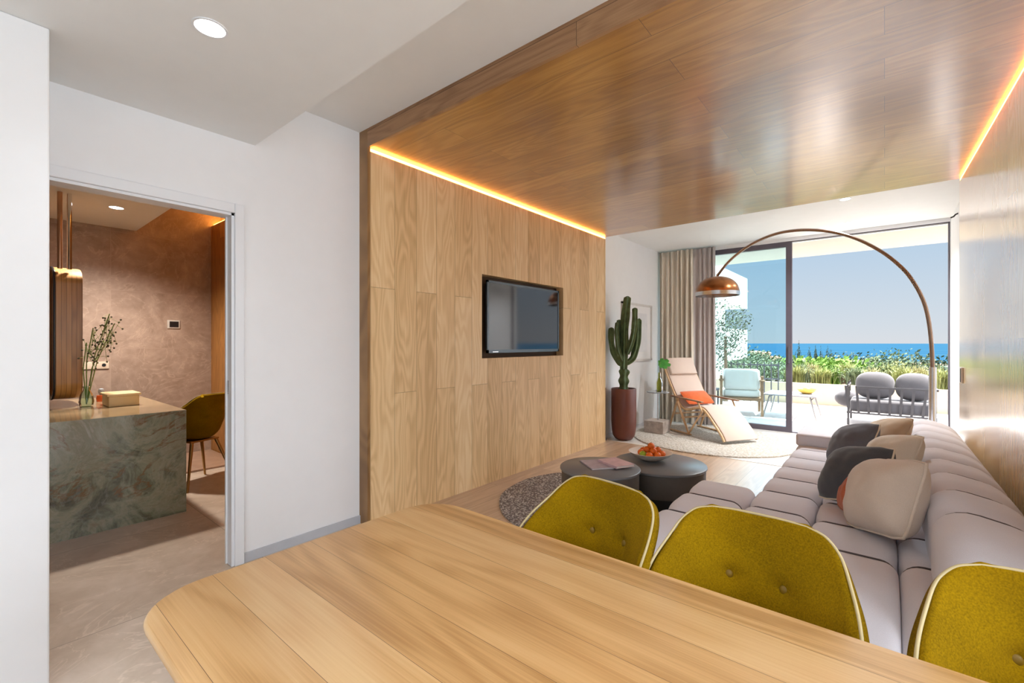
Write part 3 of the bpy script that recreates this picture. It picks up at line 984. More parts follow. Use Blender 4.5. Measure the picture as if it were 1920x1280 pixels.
FR = [(-0.075, -0.01, 0), (-0.04, -0.055, 0), (0.02, -0.07, 0), (0.072, -0.035, 0), (0.085, 0.025, 0), (0.04, 0.07, 0), (-0.02, 0.075, 0), (-0.08, 0.045, 0), (0.0, 0.0, 0), (0.03, -0.015, 0.036), (-0.03, 0.0, 0.038), (0.0, 0.045, 0.036), (0.05, 0.03, 0.034), (0.0, 0.012, 0.072)]
nm = ['at the near left rim', 'low at the front left', 'low at the front', 'at the right rim', 'at the far right rim', 'at the back right', 'at the back', 'at the back left rim', 'in the middle of the bottom layer', 'in the second layer, right front', 'in the second layer, left', 'in the second layer, back', 'in the second layer, right back', 'topmost of the heap']
for k, (dx, dy, dz) in enumerate(FR):
    g = k == 1
    zb = bz0 + 0.012 + 0.05 * ((math.hypot(dx, dy) / 0.15) ** 2) + dz
    f_ = thing('lime' if g else 'orange', ('green lime ' if g else 'small orange ') + nm[k] + ' of the cream bowl' if k not in (13,) else 'small orange topmost of the heap in the cream bowl', 'fruit', (bx + dx, by + dy, zb), group='fruit in the cream bowl')
    obj('fruit_body', MB().ball((0, 0, 0.027), 0.028, 16, 10, (1, 1, 0.92)), GRN if g else ORG, f_, 60, local=True)
    obj('stem', MB().tube([(0, 0, 0.051), (0.001, 0, 0.056)], 0.003, 5), plain('fruit_stem', (0.12, 0.2, 0.04), 0.7), f_, local=True)


# ------------------------------------------------------------------ rugs
def rug_mat(name, lo, hi, sc):
    k = N(name, 0.95, 0, 0.1)
    v = k.node('ShaderNodeTexVoronoi'); v.inputs['Scale'].default_value = sc
    k.l.new(k.co(), v.inputs['Vector'])
    f = k.math('ADD', v.outputs['Distance'], k.math('MULTIPLY', k.noise(k.co(), 24, 3), 0.5))
    k.color(k.ramp(f, [(0.25, hi), (0.85, lo)]))
    k.bump(v.outputs['Distance'], 0.8, 0.012)
    return k.m


def rug(label, cx, cy, rx, ry, mat_, h=0.018):
    n = 96
    rings = []
    for kz, f in ((0, 1.0), (h * 0.8, 1.0), (h, 0.985), (h, 0.6), (h, 0.2)):
        rings.append([(cx + rx * f * math.cos(2 * PI * k / n) * (1 + 0.006 * math.sin(9 * 2 * PI * k / n)), cy + ry * f * math.sin(2 * PI * k / n), kz) for k in range(n)])
    o = obj('rug', MB().loft(rings), mat_, None, 50)
    return tag(o, label, 'rug')


rug('round speckled grey and cream rug under the coffee tables', -1.79, 3.32, 0.82, 0.86, rug_mat('speckled_wool', (0.20, 0.17, 0.16), (0.82, 0.77, 0.72), 60))
rug('round cream woven rug under the lounge chair', -1.80, 6.42, 1.02, 1.0, rug_mat('cream_wool', (0.50, 0.45, 0.38), (0.78, 0.74, 0.69), 38))

# ------------------------------------------------------------------ cactus in its pot
px, py = -2.715, 5.66
t = thing('planter', 'tall maroon brown cylinder planter with rounded foot by the white wall', 'planter', (px, py, 0))
PR = 0.165
prof = [(0, 0), (0.085, 0.0), (0.115, 0.015), (0.145, 0.06), (0.158, 0.13), (0.165, 0.25), (PR, 0.68), (PR - 0.006, 0.69), (PR - 0.016, 0.685), (PR - 0.02, 0.64), (0, 0.64)]
obj('pot', MB().lathe(prof, 48, (px, py, 0)), plain('maroon_glaze', (0.145, 0.045, 0.032), 0.38, var=0.1, scale=3), t, 50)
obj('soil', MB().lathe([(0, 0.645), (0.145, 0.645), (0.14, 0.655), (0, 0.66)], 32, (px, py, 0)), plain('soil', (0.06, 0.04, 0.025), 0.95, scale=60, var=0.4), t)


def ribbed(path, rads, ribs=5, deep=0.42, n=40):
    """column with sharp ribs along a path"""
    pts = [Vector(p) for p in path]
    rings = []
    nrm = Vector((1, 0, 0))
    for i, p in enumerate(pts):
        tg = (pts[min(i + 1, len(pts) - 1)] - pts[max(i - 1, 0)]).normalized()
        nrm = (nrm - tg * nrm.dot(tg)).normalized()
        b = tg.cross(nrm)
        ring = []
        for k in range(n):
            a = 2 * PI * k / n
            f = 1 - deep * (0.5 - 0.5 * math.cos(a * ribs)) ** 0.8
            ring.append(p + (nrm * math.cos(a) + b * math.sin(a)) * rads[i] * f)
        rings.append(ring)
    return MB().loft(rings)


def arm_path(pts, n=26, r=0.04, wob=0.06, seed=0):
    tab = [tuple(p) for p in pts]
    P_, R_ = [], []
    for i in range(n + 1):
        u = i / n
        P_.append(interp(tab, u))
        rr_ = r * (1 + wob * math.sin(u * 17 + seed))
        if u < 0.12: rr_ *= 0.72 + 0.28 * u / 0.12
        if u > 0.93: rr_ *= max(0.15, math.sqrt(max(0, 1 - ((u - 0.93) / 0.072) ** 2)))
        R_.append(rr_)
    return P_, R_


CACT = plain('cactus_green', (0.075, 0.125, 0.045), 0.55, var=0.35, scale=14)
cac = thing('cactus', 'tall branching green candelabra cactus growing in the maroon planter', 'cactus', (px, py, 0.65))
cr_, up_ = Vector((0.771, 0.636, 0)), Vector((0, 0, 1))    # across the picture, in the room's own plane


def CP(a, z, d=0.0):
    return (px + cr_.x * a - cr_.y * d, py + cr_.y * a + cr_.x * d, z)


pp, rs_ = arm_path([CP(0.0, 0.64), CP(0.0, 0.8), CP(0.01, 0.95)], r=0.07, wob=0.16)
obj('trunk_base', ribbed(pp, [max(x, 0.045) for x in rs_], 6, 0.3), CACT, cac, 30)
pp, rs_ = arm_path([CP(0.0, 0.9), CP(0.01, 1.25), CP(0.02, 1.6), CP(0.055, 1.93)], r=0.058, wob=0.10, seed=2)
obj('main_column', ribbed(pp, rs_), CACT, cac, 30)
for k, (pts, r) in enumerate([
        ([CP(-0.02, 1.0), CP(-0.11, 1.12), CP(-0.16, 1.3), CP(-0.165, 1.51)], 0.043),
        ([CP(-0.02, 1.06, -.03), CP(-0.08, 1.2, -.05), CP(-0.105, 1.4, -.05), CP(-0.10, 1.58, -.05)], 0.03),
        ([CP(0.03, 1.02), CP(0.13, 1.1), CP(0.19, 1.3), CP(0.21, 1.63)], 0.043),
        ([CP(0.04, 1.15, -.04), CP(0.10, 1.35, -.07), CP(0.13, 1.55, -.07), CP(0.135, 1.77, -.06)], 0.04),
        ([CP(-0.01, 1.1, .04), CP(-0.03, 1.25, .09), CP(-0.035, 1.45, .1), CP(-0.035, 1.62, .1)], 0.036),
        ([CP(0.12, 1.1, 0), CP(0.15, 1.22, .05), CP(0.15, 1.38, .06), CP(0.145, 1.5, .06)], 0.03)]):
    pp, rs_ = arm_path(pts, r=r, wob=0.07, seed=k)
    obj('arm', ribbed(pp, rs_), CACT, cac, 30)

# slim upright beside the planter
t = thing('wall_pipe', 'slim silver upright standing in the corner behind the planter', 'pipe', (-2.895, 5.44, 0))
obj('tube', MB().tube([(-2.895, 5.45, 0.02), (-2.895, 5.45, 0.70)], 0.022, 14), CHROME, t, 60)
obj('foot', MB().lathe([(0, 0), (0.032, 0), (0.032, 0.02), (0.02, 0.05), (0, 0.05)], 20, (-2.895, 5.45, 0)), DARKMETAL, t, 50)

# ------------------------------------------------------------------ picture frame
t = thing('picture_frame', 'white framed pale picture hanging on the white wall behind the cactus', 'picture', (XA, 6.5, 1.0))
fy0, fy1, fz0, fz1 = 6.02, 7.08, 1.02, 1.90
fm = MB()
for a in ((fy0, fy1, fz1 - 0.03, fz1), (fy0, fy1, fz0, fz0 + 0.03), (fy0, fy0 + 0.03, fz0, fz1), (fy1 - 0.03, fy1, fz0, fz1)):
    fm.box(XA, XA + 0.03, *a)
obj('frame', fm, plain('white_frame', (0.66, 0.65, 0.63), 0.4), t)
obj('mat_board', MB().box(XA, XA + 0.012, fy0 + 0.03, fy1 - 0.03, fz0 + 0.03, fz1 - 0.03), plain('mat_white', (0.84, 0.84, 0.84), 0.6, var=0.01), t)
obj('print', MB().box(XA + 0.012, XA + 0.014, fy0 + 0.16, fy1 - 0.16, fz0 + 0.14, fz1 - 0.14), plain('pale_print', (0.74, 0.75, 0.77), 0.6, var=0.08, scale=4), t)

# ------------------------------------------------------------------ side table, vase, leaf
sx_, sy_ = -2.52, 6.36
t = thing('side_table', 'small round side table on a thin pole and stone block foot', 'table', (sx_, sy_, 0.018))
obj('table_top', MB().lathe([(0, 0.588), (0.155, 0.588), (0.16, 0.594), (0.155, 0.60), (0, 0.60)], 40, (sx_, sy_, 0)), plain('grey_top', (0.24, 0.25, 0.27), 0.15), t, 40)
obj('pole', MB().tube([(sx_, sy_, 0.16), (sx_, sy_, 0.588)], 0.011, 12), STEEL, t, 60)
obj('foot_block', MB().rbox(sx_ - 0.15, sx_ + 0.13, sy_ - 0.14, sy_ + 0.13, 0.018, 0.19, 0.006), plain('travertine', (0.42, 0.35, 0.30), 0.6, var=0.2, scale=18), t)
vx, vy, vz = sx_ + 0.02, sy_, 0.60
t = thing('bottle_vase', 'yellow green glass bottle vase on the side table', 'vase', (vx, vy, vz))
obj('vase_body', MB().lathe([(0, 0), (0.045, 0), (0.05, 0.02), (0.05, 0.13), (0.035, 0.17), (0.02, 0.20), (0.02, 0.27), (0.024, 0.275)], 24, (vx, vy, vz)), glass('amber_green_glass', (0.70, 0.66, 0.25)), t, 50)
lf = thing('monstera_leaf', 'single bright green split leaf in the glass bottle', 'leaf', (vx, vy, vz + 0.02))
obj('stem', MB().tube([(vx, vy, vz + 0.02), (vx, vy, vz + 0.25), (vx + 0.01, vy, vz + 0.42)], 0.004, 6), plain('leaf_stem', (0.2, 0.3, 0.06), 0.6), lf)
LG = plain('leaf_green', (0.05, 0.26, 0.03), 0.35, var=0.3, scale=12)
for c0, tilt, rz, sz in (((vx - 0.01, vy, vz + 0.40), 0.9, 0.5, 0.14), ((vx + 0.03, vy + 0.02, vz + 0.38), 1.1, 2.2, 0.10)):
    lm = MB()
    ol = [(0, 0)]
    for k in range(1, 30):
        a = -PI * 0.92 + 2 * PI * 0.92 * k / 30
        rr0 = sz * (0.62 + 0.38 * math.cos(a)) * (0.72 if k % 4 == 0 else 1.0)
        ol.append((rr0 * math.cos(a) + sz * 0.2, rr0 * math.sin(a) * 0.95))
    M_ = Matrix.Translation(c0) @ Matrix.Rotation(rz, 4, 'Z') @ Matrix.Rotation(tilt, 4, 'X')
    vsn = [Vector((x, y, 0.12 * y * y / sz)) for x, y in ol]
    lm.add([M_ @ v for v in vsn] + [M_ @ (v + Vector((0, 0, 0.0015))) for v in vsn], [tuple(range(30)), tuple(reversed(range(30, 60)))] + [(k, (k + 1) % 30, 30 + (k + 1) % 30, 30 + k) for k in range(30)])
    obj('leaf_blade', lm, LG, lf)

# ------------------------------------------------------------------ lounge chair
fdir = Vector((0.845, -0.535, 0))                 # head to foot
wdir = Vector((0.535, 0.845, 0))
lc0 = Vector((-2.47, 6.985, 0.018))
lo = thing('lounge_chair', 'reclined bentwood lounge chair with cream canvas seat and long leg rest', 'chair', lc0)
RZ = 0.018


def LP(u, w, z):
    p = lc0 + fdir * u + wdir * w
    return Vector((p.x, p.y, RZ + z))


PROF = [(0.0, 1.02), (0.07, 0.88), (0.17, 0.71), (0.29, 0.53), (0.40, 0.40), (0.50, 0.345), (0.62, 0.355), (0.74, 0.39), (0.86, 0.395), (0.96, 0.33), (1.08, 0.22), (1.19, 0.11), (1.245, 0.03)]


def slab(u0, u1, hw0, hw1, th, lift=0.0, n=30, wfun=None):
    rings = []
    for i in range(n + 1):
        f = u0 + (u1 - u0) * i / n
        u, z = interp(PROF, f)
        ua, za = interp(PROF, max(0, f - 0.02)); ub, zb = interp(PROF, min(1, f + 0.02))
        tx, tz = ub - ua, zb - za
        L_ = math.hypot(tx, tz) or 1
        nx, nz = -tz / L_, tx / L_
        if nz < 0: nx, nz = -nx, -nz
        hw = hw0 + (hw1 - hw0) * (i / n)
        row = []
        for w, d in ((-hw, 0), (-hw, th * 0.7), (-hw * 0.94, th), (0, th * 1.1), (hw * 0.94, th), (hw, th * 0.7), (hw, 0), (0, -th * 0.1)):
            row.append(LP(u + nx * (d + lift), w, z + nz * (d + lift)))
        rings.append(row)
    return MB().loft(rings)


cs_ = obj('canvas_seat', slab(0.0, 1.0, 0.25, 0.25, 0.022, 0.012, 60), CREAM_LEATHER, lo, 60)
obj('head_pillow', slab(0.0, 0.13, 0.235, 0.235, 0.045, 0.034, 12), CREAM_LEATHER, cs_, 60)
for sgn in (-1, 1):
    rail = []
    for i in range(41):
        u, z = interp(PROF, i / 40)
        rail.append(LP(u, sgn * 0.262, z))
    obj('side_rail', MB().tube(rail, 0.016, 8), PALEWOOD, lo, 60)
    w = sgn * 0.285
    obj('leg', MB().tube([LP(0.40, w, 0.50), LP(0.18, w, 0.015)], [0.018, 0.015], 8), PALEWOOD, lo, 60)
    obj('leg', MB().tube([LP(0.36, w, 0.46), LP(0.62, w, 0.015)], [0.018, 0.015], 8), PALEWOOD, lo, 60)
    obj('runner', MB().tube([LP(0.12, w, 0.014), LP(0.66, w, 0.014)], 0.013, 8), PALEWOOD, lo, 60)
    obj('armrest', MB().rbox(-0.32, 0.32, -0.024, 0.024, -0.01, 0.01, 0.008).xf(Matrix.Translation(LP(0.58, sgn * 0.30, 0.50)) @ Matrix.Rotation(math.atan2(fdir.y, fdir.x), 4, 'Z') @ Matrix.Rotation(0.03, 4, 'Y')), WALNUT, lo, 40)
    obj('arm_post', MB().tube([LP(0.80, sgn * 0.295, 0.49), LP(0.88, w, 0.36), LP(0.62, w, 0.03)], 0.013, 8), PALEWOOD, lo, 60)
for u, z in ((0.27, 0.25), (0.46, 0.22)):
    obj('stretcher', MB().tube([LP(u, -0.285, z), LP(u, 0.285, z)], 0.013, 8), PALEWOOD, lo, 60)
# orange cushion on the seat
cq = LP(0.47, -0.02, 0.41)
t = thing('cushion', 'orange red patterned cushion lying on the lounge chair seat', 'cushion', cq)
m, edge = pillow_mesh(0.46, 0.26, 0.10, 9)
M_ = Matrix.Rotation(math.atan2(wdir.y, wdir.x), 4, 'Z') @ Matrix.Rotation(math.radians(38), 4, 'X')
zm = min((M_ @ Vector(p)).z for p in m.v)
Tm = Matrix.Translation((0, 0, -zm)) @ M_
obj('cover', m.xf(Tm), ORANGE_FAB, t, 60, local=True)
obj('piping', MB().tube(edge, 0.004, 6, closed=True).xf(Tm), RUST, t, 60, local=True)


# ------------------------------------------------------------------ curtains
def curtain(name, label, x0, x1, y, mat_, folds, amp, seed):
    rnd = random.Random(seed)
    n = folds * 12
    top, bot = [], []
    rows = []
    zs = [0.01, 0.6, 1.3, 2.0, 2.6, 2.80]
    ph = [rnd.uniform(-0.5, 0.5) for _ in range(folds + 2)]
    for z in zs:
        row = []
        for i in range(n + 1):
            u = i / n
            k = u * folds
            p_ = ph[int(k)] * (1 - (k % 1)) + ph[min(int(k) + 1, folds)] * (k % 1)
            a = amp * math.sin(2 * PI * k + p_) * (0.75 + 0.25 * math.sin(z * 1.1 + k)) * (0.7 if z > 2.7 else 1)
            row.append((x0 + (x1 - x0) * u + 0.01 * math.sin(k * 3 + z), y + a, z))
        rows.append(row)
    o = obj(name, MB().loft(rows, caps=False, closed=False), mat_, None, 80)
    sd = o.modifiers.new('cloth', 'SOLIDIFY'); sd.thickness = 0.004
    return tag(o, label, 'curtain')


curtain('curtain', 'beige pleated curtain gathered in the corner left of the window', -2.90, -2.35, 7.40, CURTAIN_B, 7, 0.05, 1)
curtain('curtain', 'grey brown pleated curtain at the edge of the sliding door', -2.40, -2.03, 7.45, CURTAIN_G, 5, 0.035, 2)
t = thing('curtain_rail', 'slim dark curtain rail bracket at the right head of the window', 'rail', (0.6, 7.2, 2.80))
obj('bracket', MB().tube([(0.622, 6.9, 2.715), (0.60, 6.9, 2.705), (0.585, 6.9, 2.685), (0.56, 6.9, 2.675)], 0.008, 8), BLACK, t)

# ------------------------------------------------------------------ window 1
win = bpy.data.objects.new('window_1', None); COL.objects.link(win)
win.location = (-0.8, YW, 0); win['kind'] = 'structure'
yw0, yw1 = YW + 0.02, YW + 0.09
FRM = plain('anthracite_frame', (0.115, 0.10, 0.125), 0.4, 0.3)
# slim fixed frame of the open part
obj('outer_frame', MB().box(-2.9, 0.612, yw0, yw1, ZT - 0.012, ZT).box(0.60, 0.615, yw0, yw1, 0, ZT).box(-2.9, 0.612, yw0, yw1, 0, 0.012), FRM, win)
# sliding leaf
ml = -1.035
sl_ = obj('sliding_leaf', MB().box(ml - 0.075, ml, yw0, yw1 - 0.01, 0.012, ZT - 0.012).box(-2.9, ml - 0.075, yw0, yw1 - 0.01, ZT - 0.075, ZT - 0.012)
    .box(-2.9, ml - 0.075, yw0, yw1 - 0.01, 0.012, 0.075), FRM, win)
obj('pane', MB().box(-2.9, ml - 0.075, YW + 0.05, YW + 0.056, 0.075, ZT - 0.075), glass('tinted_glass', (0.80, 0.94, 0.985)), sl_)
obj('leaf_handle', MB().rbox(ml - 0.05, ml - 0.03, YW - 0.01, YW + 0.02, 1.0, 1.25, 0.004), DARKMETAL, sl_)

# ------------------------------------------------------------------ arc lamp
t = thing('arc_floor_lamp', 'arched metal floor lamp with bronze dome shade standing behind the far sofa end', 'lamp', (0.335, 5.6, 0))
LB, LS = Vector((0.335, 5.6)), Vector((-1.67, 6.203))
arc = [(0.335, 5.6, 0.05), (0.337, 5.6, 0.6), (0.338, 5.599, 1.02), (0.321, 5.604, 1.41), (0.278, 5.617, 1.681), (0.187, 5.644, 1.913), (0.085, 5.675, 2.069), (-0.034, 5.711, 2.203), (-0.202, 5.761, 2.345), (-0.381, 5.815, 2.450), (-0.573, 5.873, 2.522), (-0.779, 5.935, 2.562), (-0.972, 5.993, 2.565), (-1.178, 6.055, 2.52), (-1.366, 6.111, 2.435), (-1.531, 6.161, 2.32), (-1.67, 6.203, 2.17)]
fine = [interp(arc, i / 90) for i in range(91)]
obj('arc', MB().tube(fine[8:], 0.0165, 12), plain('bronze_arc', (0.30, 0.22, 0.18), 0.25, 0.9), t, 60)
obj('upright', MB().tube([(0.335, 5.6, 0.04), (0.338, 5.599, 1.08)], 0.027, 16), STEEL, t, 60)
obj('base', MB().lathe([(0, 0), (0.17, 0), (0.175, 0.01), (0.175, 0.045), (0.165, 0.055), (0, 0.055)], 40, (0.40, 5.62, 0)), plain('white_marble_base', (0.7, 0.7, 0.7), 0.2), t, 40)
sh = (-1.672, 6.205, 0)
RS, zc = 0.262, 1.955
prof = []
for k in range(19):
    a = PI / 2 * k / 18
    prof.append((RS * math.cos(a) ** 0.9 if k < 18 else 0.0, zc + 0.205 * math.sin(a)))
inner = [(max(0, r - 0.006), z - 0.005) for r, z in reversed(prof)]
BRZ = N('bronze_shade', 0.28, 0.85)
BRZ.color(BRZ.ramp(BRZ.noise(BRZ.co(), 5, 4), [(0.35, (0.20, 0.07, 0.02)), (0.65, (0.42, 0.17, 0.06))]))
BRZ = BRZ.m
shd = obj('shade', MB().lathe(prof + inner[1:], 56, sh), BRZ, t, 60)
obj('shade_rim', MB().lathe([(RS - 0.004, zc - 0.045), (RS + 0.004, zc - 0.045), (RS + 0.004, zc + 0.002), (RS - 0.004, zc + 0.002), (RS - 0.004, zc - 0.045)], 56, sh), STEEL, shd, 60)
obj('shade_stem', MB().tube([(-1.672, 6.205, 2.13), (-1.672, 6.205, 2.19)], 0.016, 12), STEEL, shd, 60)

# ------------------------------------------------------------------ downlights
LENS = emit('downlight_lens', (1.0, 0.98, 0.94), 14.0)


def downlight(label, x, y, z, r, power, col=(0.96, 0.98, 1.0), spread=140):
    t = thing('ceiling_downlight', label, 'light', (x, y, z), group='recessed ceiling downlights')
    obj('trim_ring', MB().lathe([(r, 0), (r + 0.008, 0), (r + 0.008, -0.004), (r, -0.004), (r, 0)], 32, (x, y, z)), TRIMW, t, 40)
    obj('lens', MB().lathe([(0, -0.002), (r, -0.002), (r, 0), (0, 0)], 32, (x, y, z)), LENS, t)
    if power:
        d = bpy.data.lights.new('downlight', 'SPOT'); d.energy = power; d.spot_size = math.radians(spread); d.spot_blend = 1.0
        d.shadow_soft_size = 0.06; d.color = col
        o = bpy.data.objects.new('bulb', d); COL.objects.link(o); o.parent = t; o.location = (0, 0, -0.03)
    return t


downlight('round recessed downlight in the low white ceiling above the doorway', -1.965, 0.59, HB, 0.05, 14)
downlight('added out-of-view fill downlight in the low white ceiling above the left half of the dining table', -0.55, 0.45, HB, 0.05, 30, spread=84)  # fixture added out of view to brighten the table top
downlight('added out-of-view fill downlight in the low white ceiling above the right half of the dining table', 0.75, 0.45, HB, 0.05, 50, spread=84)  # second added fixture, also out of view, brightens the right half
downlight('recessed downlight just behind the oak ceiling edge', -0.32, 5.92, HC, 0.045, 250)
downlight('recessed downlight close to the head of the window', -0.335, 7.1, HC, 0.045, 260)
downlight('recessed downlight in the bathroom ceiling', -5.34, 0.87, 2.52, 0.05, 260, (1.0, 0.88, 0.76))

# switches
t = thing('wall_switch', 'small white switch at the far edge of the glossy oak wall', 'switch', (xr(5.23), 5.23, 1.0))
obj('plate', MB().rbox(xr(5.23) - 0.012, xr(5.23) + 0.001, 5.16, 5.27, 0.97, 1.10, 0.003), plain('pale_switch', (0.7, 0.68, 0.68), 0.4), t)
obj('rocker', MB().box(xr(5.23) - 0.015, xr(5.23) - 0.012, 5.165, 5.19, 0.98, 1.09), BLACK, t)
# ------------------------------------------------------------------ outdoors: terrace
CREAMW = plain('cream_render', (0.50, 0.40, 0.28), 0.8, var=0.04, scale=3)
FACADE = plain('white_render', (0.80, 0.78, 0.73), 0.8, var=0.03)
struct('terrace_floor', MB().box(-9, 5, YW + 0.2, 11.5, -0.12, -0.01), TERRACE)
struct('terrace_ceiling', MB().box(-7, 4, YW + 0.2, 9.45, 2.82, 3.1), plain('cream_soffit', (0.50, 0.465, 0.40), 0.8, var=0.02))
struct('planter_wall', MB().box(-9, 5, 11.5, 11.62, -0.1, 0.43), CREAMW)
struct('planter_bed', MB().box(-9, 5, 11.62, 13.4, -1.2, 0.36), plain('bed_soil', (0.16, 0.12, 0.08), 0.95, var=0.4, scale=20))


def ground_z(x, y):
    return ground_base(x, y) + 21 * math.exp(-((x + 104) ** 2) / 1300 - ((y - 520) ** 2) / 9000)


def ground_base(x, y):
    tab = [(13, -0.8), (30, -4.6), (60, -8.5), (200, -20), (600, -37), (1500, -58), (2000, -61)]
    d = max(13, math.hypot(x, y) * 0.98)
    for (a, za), (b, zb) in zip(tab, tab[1:]):
        if d <= b:
            return za + (zb - za) * (d - a) / (b - a)
    return -61


ds = [13.3 * (1.07 ** i) for i in range(76)]
na = 150
vs, fs = [], []
for i, d in enumerate(ds):
    for k in range(na + 1):
        a = math.radians(-75 + 120 * k / na)
        x, y = d * math.sin(a), d * math.cos(a)
        x, y = (x, max(y, 13.3)) if i < 11 else (x, y)
        z = ground_z(x, y) + mnoise.noise(Vector((x, y, 0)) * (4.0 / d)) * d * 0.006
        vs.append((x, y, z))
for i in range(len(ds) - 1):
    for k in range(na):
        a = i * (na + 1) + k
        fs.append((a, a + 1, a + na + 2, a + na + 1))
kk = N('hillside', 0.95, 0, 0.1)
f1 = kk.noise(kk.co(), 0.11, 6, 0.7)
kk.color(kk.ramp(f1, [(0.36, (0.03, 0.05, 0.02)), (0.48, (0.075, 0.10, 0.045)), (0.58, (0.13, 0.13, 0.075)), (0.70, (0.26, 0.235, 0.19))]))
struct('ground_hillside', MB().add(vs, fs), kk.m, smooth=60)
sea_m = N('sea_water', 1.0, 0, 0.0)
sf = sea_m.noise(sea_m.co(sc=(0.0006, 0.003, 1)), 1.0, 4)
sea_m.color(sea_m.ramp(sf, [(0.35, (0.009, 0.037, 0.070)), (0.7, (0.016, 0.050, 0.080))]))
sea = obj('sea', MB().add([(-40000, 900, -60), (30000, 900, -60), (30000, 52000, -60), (-40000, 52000, -60)], [(0, 1, 2, 3)]), sea_m.m)
tag(sea, 'blue sea reaching the horizon beyond the coast', 'sea', kind='stuff')

# foliage
GREENS = {}


def green(name, c, var=0.5):
    if name not in GREENS:
        k = N(name, 0.7, 0, 0.2)
        f = k.noise(k.co(), 7, 3)
        k.color(k.ramp(f, [(0.3, tuple(x * (1 - var) for x in c)), (0.7, tuple(x * (1 + var) for x in c))]))
        k.b.inputs['Subsurface Weight'].default_value = 0
        GREENS[name] = k.m
    return GREENS[name]


def leaf_cloud(n, rx, ry, rz, size, seed, hollow=0.55, lumps=5):
    rnd = random.Random(seed)
    L = [(rnd.uniform(-.5, .5), rnd.uniform(-.5, .5), rnd.uniform(-.45, .5), rnd.uniform(0.45, 0.7)) for _ in range(lumps)]
    m = MB()
    for _ in range(n):
        c = rnd.choice(L)
        v = Vector((rnd.gauss(0, 1), rnd.gauss(0, 1), rnd.gauss(0, 1))).normalized() * rnd.uniform(hollow, 1) * c[3]
        p = Vector((c[0] + v.x, c[1] + v.y, c[2] + v.z))
        p = Vector((p.x * rx, p.y * ry, p.z * rz))
        a = Vector((rnd.gauss(0, 1), rnd.gauss(0, 1), rnd.gauss(0, 1))).normalized()
        b = a.orthogonal().normalized()
        c2 = a.cross(b)
        s_ = size * rnd.uniform(0.6, 1.3)
        m.add([p - b * s_, p + c2 * s_ * 0.5, p + b * s_, p - c2 * s_ * 0.5], [(0, 1, 2, 3)])
    return m


TREE_MESH = {}


def tree(label, name, x, y, ztop, w, kind, col, group, seed=1, n=420, trunk=0.4, gz=None):
    gz = ground_z(x, y) - 0.05 if gz is None else gz
    H = ztop - gz
    t = thing(name, label, 'tree' if 'tree' in name or 'cypress' in name or 'pine' in name else 'shrub', (x, y, gz), group=group)
    key = (kind, seed % 3, n)
    ch = {'cypress': 0.93, 'round': 0.72, 'umbrella': 0.42, 'shrub': 0.95, 'olive': 0.72}[kind] * H
    m = leaf_cloud(n, w * 0.5 / 0.62, w * 0.5 / 0.62, ch / 2 / 0.85, (0.04 if kind == 'shrub' else 0.15 if kind == 'cypress' else 0.036 if kind != 'olive' else 0.04) * w, seed, 0.5, 9 if kind != 'cypress' else 14)
    if kind == 'cypress':
        for i, p in enumerate(m.v):
            q_ = (p[2] / (ch / 2) + 1) / 2
            k_ = max(0.12, min(1, 1.25 - q_)) * min(1, 0.5 + 3 * q_)
            m.v[i] = (p[0] * k_, p[1] * k_, p[2])
    m.xf(Matrix.Translation((0, 0, H - ch / 2)))
    obj('crown', m, col, t, local=True, fix=False)
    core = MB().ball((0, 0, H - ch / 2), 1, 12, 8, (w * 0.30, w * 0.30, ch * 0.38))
    tr_ = MB().tube([(0, 0, 0), (0.02 * w, 0, (H - ch) * 0.5), (0, 0, H - ch * 0.45)], [w * 0.05 + .02, w * 0.04 + .015, w * 0.025 + .01], 7)
    obj('trunk', tr_, plain_bark, t, local=True)
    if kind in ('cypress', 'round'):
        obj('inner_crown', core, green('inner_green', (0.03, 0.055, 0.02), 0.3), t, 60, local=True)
    return t


plain_bark = plain('bark', (0.16, 0.11, 0.07), 0.9, var=0.3, scale=20)


def grass(label, x, y, z, r, h, col, group, seed, n=150):
    rnd = random.Random(seed)
    m = MB()
    for _ in range(n):
        a = rnd.uniform(0, 2 * PI)
        b = rnd.uniform(0.0, 1)
        hh = h * rnd.uniform(0.6, 1.0)
        base = Vector((rnd.gauss(0, 1) * r * 0.25, rnd.gauss(0, 1) * r * 0.2, 0))
        out = Vector((math.cos(a), math.sin(a), 0)) * r * b
        w = Vector((-math.sin(a), math.cos(a), 0)) * 0.011
        p1 = base + out * 0.35 + Vector((0, 0, hh * 0.65)); p2 = base + out + Vector((0, 0, hh * (1 - 0.3 * b)))
        m.add([base - w, base + w, p1 + w * 0.8, p1 - w * 0.8, p2], [(0, 1, 2, 3), (3, 2, 4)])
    o = obj('grass_clump', m, col, None, fix=False)
    o.location = (x, y, z)
    return tag(o, label, 'grass', group)


def at(px_, py_, Y):           # a point at depth Y of the room axis, from its bearing and drop seen from the sitting height
    u, v = (px_ - 960) / 846.7, (642.65 - py_) / 846.7
    A_ = math.radians(39.52)
    rx_, ry_ = -math.sin(A_) + u * math.cos(A_), math.cos(A_) + u * math.sin(A_)
    k_ = Y / ry_
    return rx_ * k_, Y, 1.3 + v * k_


